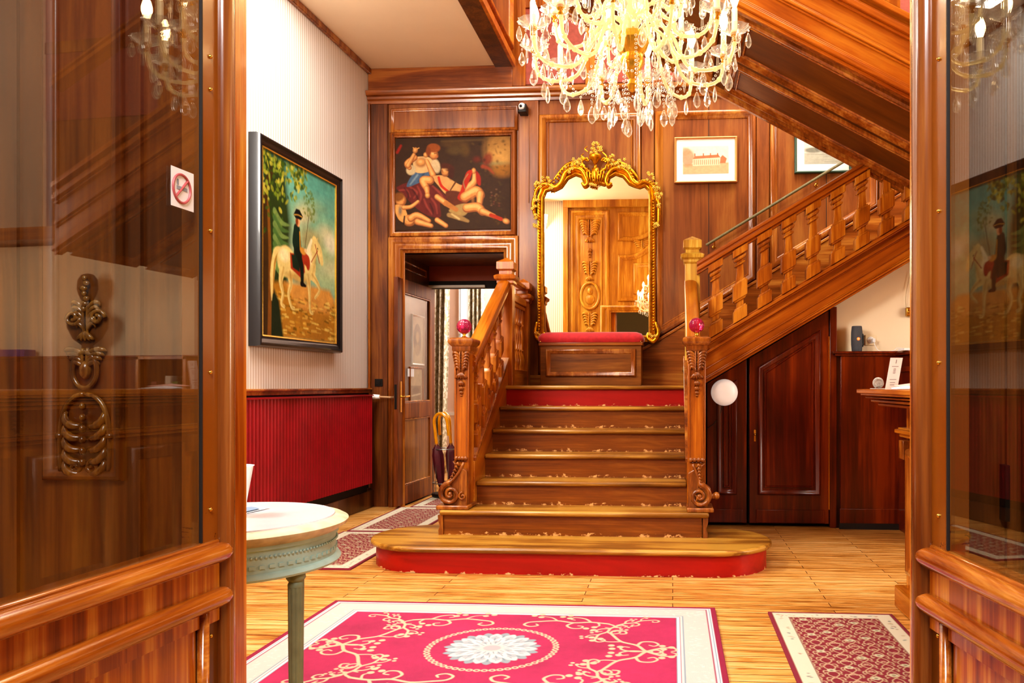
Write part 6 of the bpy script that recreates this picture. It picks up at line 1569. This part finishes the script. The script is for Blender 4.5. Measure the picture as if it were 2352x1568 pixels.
mid_ = [arm(PI / 2 + math.radians(22) + i * 2 * PI / 6, .30, 2.60, 2.47, 2.58, 5) for i in range(6)]
upp = [arm(PI / 2 + math.radians(9) + i * 2 * PI / 6, .235, 2.70, 2.60, 2.70, 5) for i in range(6)]
# stem
MB().lathe([(0, 2.28), (.012, 2.29), (.02, 2.31), (.012, 2.33), (.03, 2.36), (.045, 2.39), (.04, 2.42), (.055, 2.44), (.065, 2.47), (.05, 2.50), (.02, 2.52)], (CXC, CYC, 0), 28).build('hub', GCH, CH, sharp=40)
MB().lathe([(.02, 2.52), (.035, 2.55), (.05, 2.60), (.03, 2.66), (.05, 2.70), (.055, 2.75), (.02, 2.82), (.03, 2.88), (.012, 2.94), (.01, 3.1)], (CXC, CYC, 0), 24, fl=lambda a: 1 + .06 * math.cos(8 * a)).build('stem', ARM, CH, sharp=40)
ch_ = MB()
for i in range(32): ch_.tube([(CXC + (.009 * math.cos(a) if i % 2 else 0), CYC + (0 if i % 2 else .009 * math.cos(a)), 3.12 + i * .036 + .02 * math.sin(a)) for a in [k * PI / 5 for k in range(10)]], .0028, 5, closed=True)
ch_.lathe([(0, CEIL - .06), (.04, CEIL - .05), (.07, CEIL - .01), (.07, CEIL), (0, CEIL)], (CXC, CYC, 0), 24)
ch_.build('chain', GCH, CH)
# bead strands: chains of small beads. each strand is one part
def strand(pts, label='bead_strand', rb=.0052, step=.0155, end=True):
    P = [Vector(p) for p in pts]; L = [0]
    for a, b in zip(P, P[1:]): L.append(L[-1] + (b - a).length)
    n = max(2, int(L[-1] / step)); m = MB()
    for i in range(n + 1):
        s_ = L[-1] * i / n; j = max(k for k in range(len(L)) if L[k] <= s_ + 1e-9); j = min(j, len(P) - 2)
        t = (s_ - L[j]) / max(1e-9, L[j + 1] - L[j]); q = P[j].lerp(P[j + 1], t)
        m.ell(q, (rb, rb, rb * 1.0), nu=6, nv=4)
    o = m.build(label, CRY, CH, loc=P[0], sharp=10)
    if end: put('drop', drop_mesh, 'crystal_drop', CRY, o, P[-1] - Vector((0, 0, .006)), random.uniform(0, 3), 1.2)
def swag(a, b, sag, end=False):
    strand([a.lerp(b, t) - Vector((0, 0, sag * 4 * t * (1 - t))) for t in [i / 8 for i in range(9)]], 'bead_swag', end=end)
for i in range(12):
    a, b = low[i], low[(i + 1) % 12]; swag(a, b, .085)
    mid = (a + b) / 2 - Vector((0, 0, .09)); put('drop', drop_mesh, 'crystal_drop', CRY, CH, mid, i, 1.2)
for i in range(6): swag(upp[i], upp[(i + 1) % 6], .07)
rl_ = []
for i in range(12):
    w = 2 * PI * i / 12 + .15; top = C0 + Vector((.13 * math.cos(w), .13 * math.sin(w), 2.44)); bot = C0 + Vector((.15 * math.cos(w), .15 * math.sin(w), 2.25 + .02 * (i % 3)))
    strand([top, bot]); rl_.append(bot + Vector((0, 0, .06)))
for i in range(8):
    w = 2 * PI * i / 8 + .4; top = C0 + Vector((.06 * math.cos(w), .06 * math.sin(w), 2.40)); strand([top, C0 + Vector((.075 * math.cos(w), .075 * math.sin(w), 2.235 + .03 * (i % 2)))])
for i in range(12): swag(rl_[i], rl_[(i + 1) % 12], .02)
for i in range(6):
    w = 2 * PI * i / 6; strand([C0 + Vector((.05 * math.cos(w), .05 * math.sin(w), 2.80)), upp[i] * .6 + (C0 + Vector((0, 0, 2.62))) * .4, upp[i] + Vector((0, 0, .01))], 'bead_swag', end=False)

# ================================================================ lights
def area(name, loc, target, size, power, col, sy=None):
    l = bpy.data.lights.new(name, 'AREA'); l.energy = power; l.color = col; l.size = size
    if sy: l.shape = 'RECTANGLE'; l.size_y = sy
    o = bpy.data.objects.new(name, l); COL.objects.link(o); o.location = loc
    o.rotation_euler = (Vector(target) - Vector(loc)).to_track_quat('-Z', 'Y').to_euler(); return o
area('stairwell_fill', (1.0, 5.6, 7.1), (1.0, 5.8, 0), 3.2, 420, (1, .95, .88))  # added soft light high in the stairwell, no skylight built
area('entrance_daylight', (-.2, -.8, 3.7), (-.2, 1.7, .8), 1.4, 190, (.95, .97, 1))
area('hall_fill', (-2.3, 4.9, 4.27), (-2.3, 4.95, 0), 1.0, 95, (1, .94, .86), 2.4)  # added fill just under the ceiling, not a fitting of the hall
area('reception_fill', (5.5, 4.0, 2.3), (1.5, 6.5, 1.2), 2.0, 170, (1, .93, .82))  # added fill from the right, no window on that side
area('entry_side_fill', (-2.8, 2.15, 3.5), (.2, 7, 1.4), 1.4, 200, (1, .95, .88), 1.2)  # added fill by the entry wall aimed inward, no window there
area('back_room_daylight', (-1.5, 10.3, 3.4), (-2.2, 9.8, 0), 1.6, 150, (1, .95, .92))
area('doorway_fill', (-2.1, 8.3, 2.6), (-2.1, 8.35, 0), .5, 55, (1, .9, .8))  # added lamp below the lintel to brighten the deep doorway
w = bpy.data.worlds.new('World'); SC.world = w; w.use_nodes = True
w.node_tree.nodes['Background'].inputs[0].default_value = (.92, .94, 1, 1); w.node_tree.nodes['Background'].inputs[1].default_value = .6
# ================================================================ camera
cam = bpy.data.cameras.new('camera'); cam.sensor_width = 36; cam.lens = F / 2352 * 36
cam.shift_x = -(CX - 1176) / 2352; cam.shift_y = (HY - 784) / 2352; cam.clip_start = .05
co = bpy.data.objects.new('camera', cam); COL.objects.link(co); co.location = (0, 0, EYE); co.rotation_euler = (PI / 2, 0, TH)
SC.camera = co
SC.view_settings.view_transform = 'Standard'; SC.view_settings.look = 'Medium High Contrast'; SC.view_settings.exposure = 0.08; SC.view_settings.gamma = 1.0
cy = SC.cycles
cy.max_bounces = 6; cy.diffuse_bounces = 3; cy.glossy_bounces = 4; cy.transmission_bounces = 6; cy.transparent_max_bounces = 24
cy.caustics_reflective = False; cy.caustics_refractive = False; cy.sample_clamp_indirect = 6; cy.use_adaptive_sampling = True; cy.adaptive_threshold = .05
cy.use_denoising = True
for m_ in bpy.data.materials:
    if m_.name not in ('lit_bulb',): 
        try: m_.cycles.emission_sampling = 'NONE'
        except Exception: pass
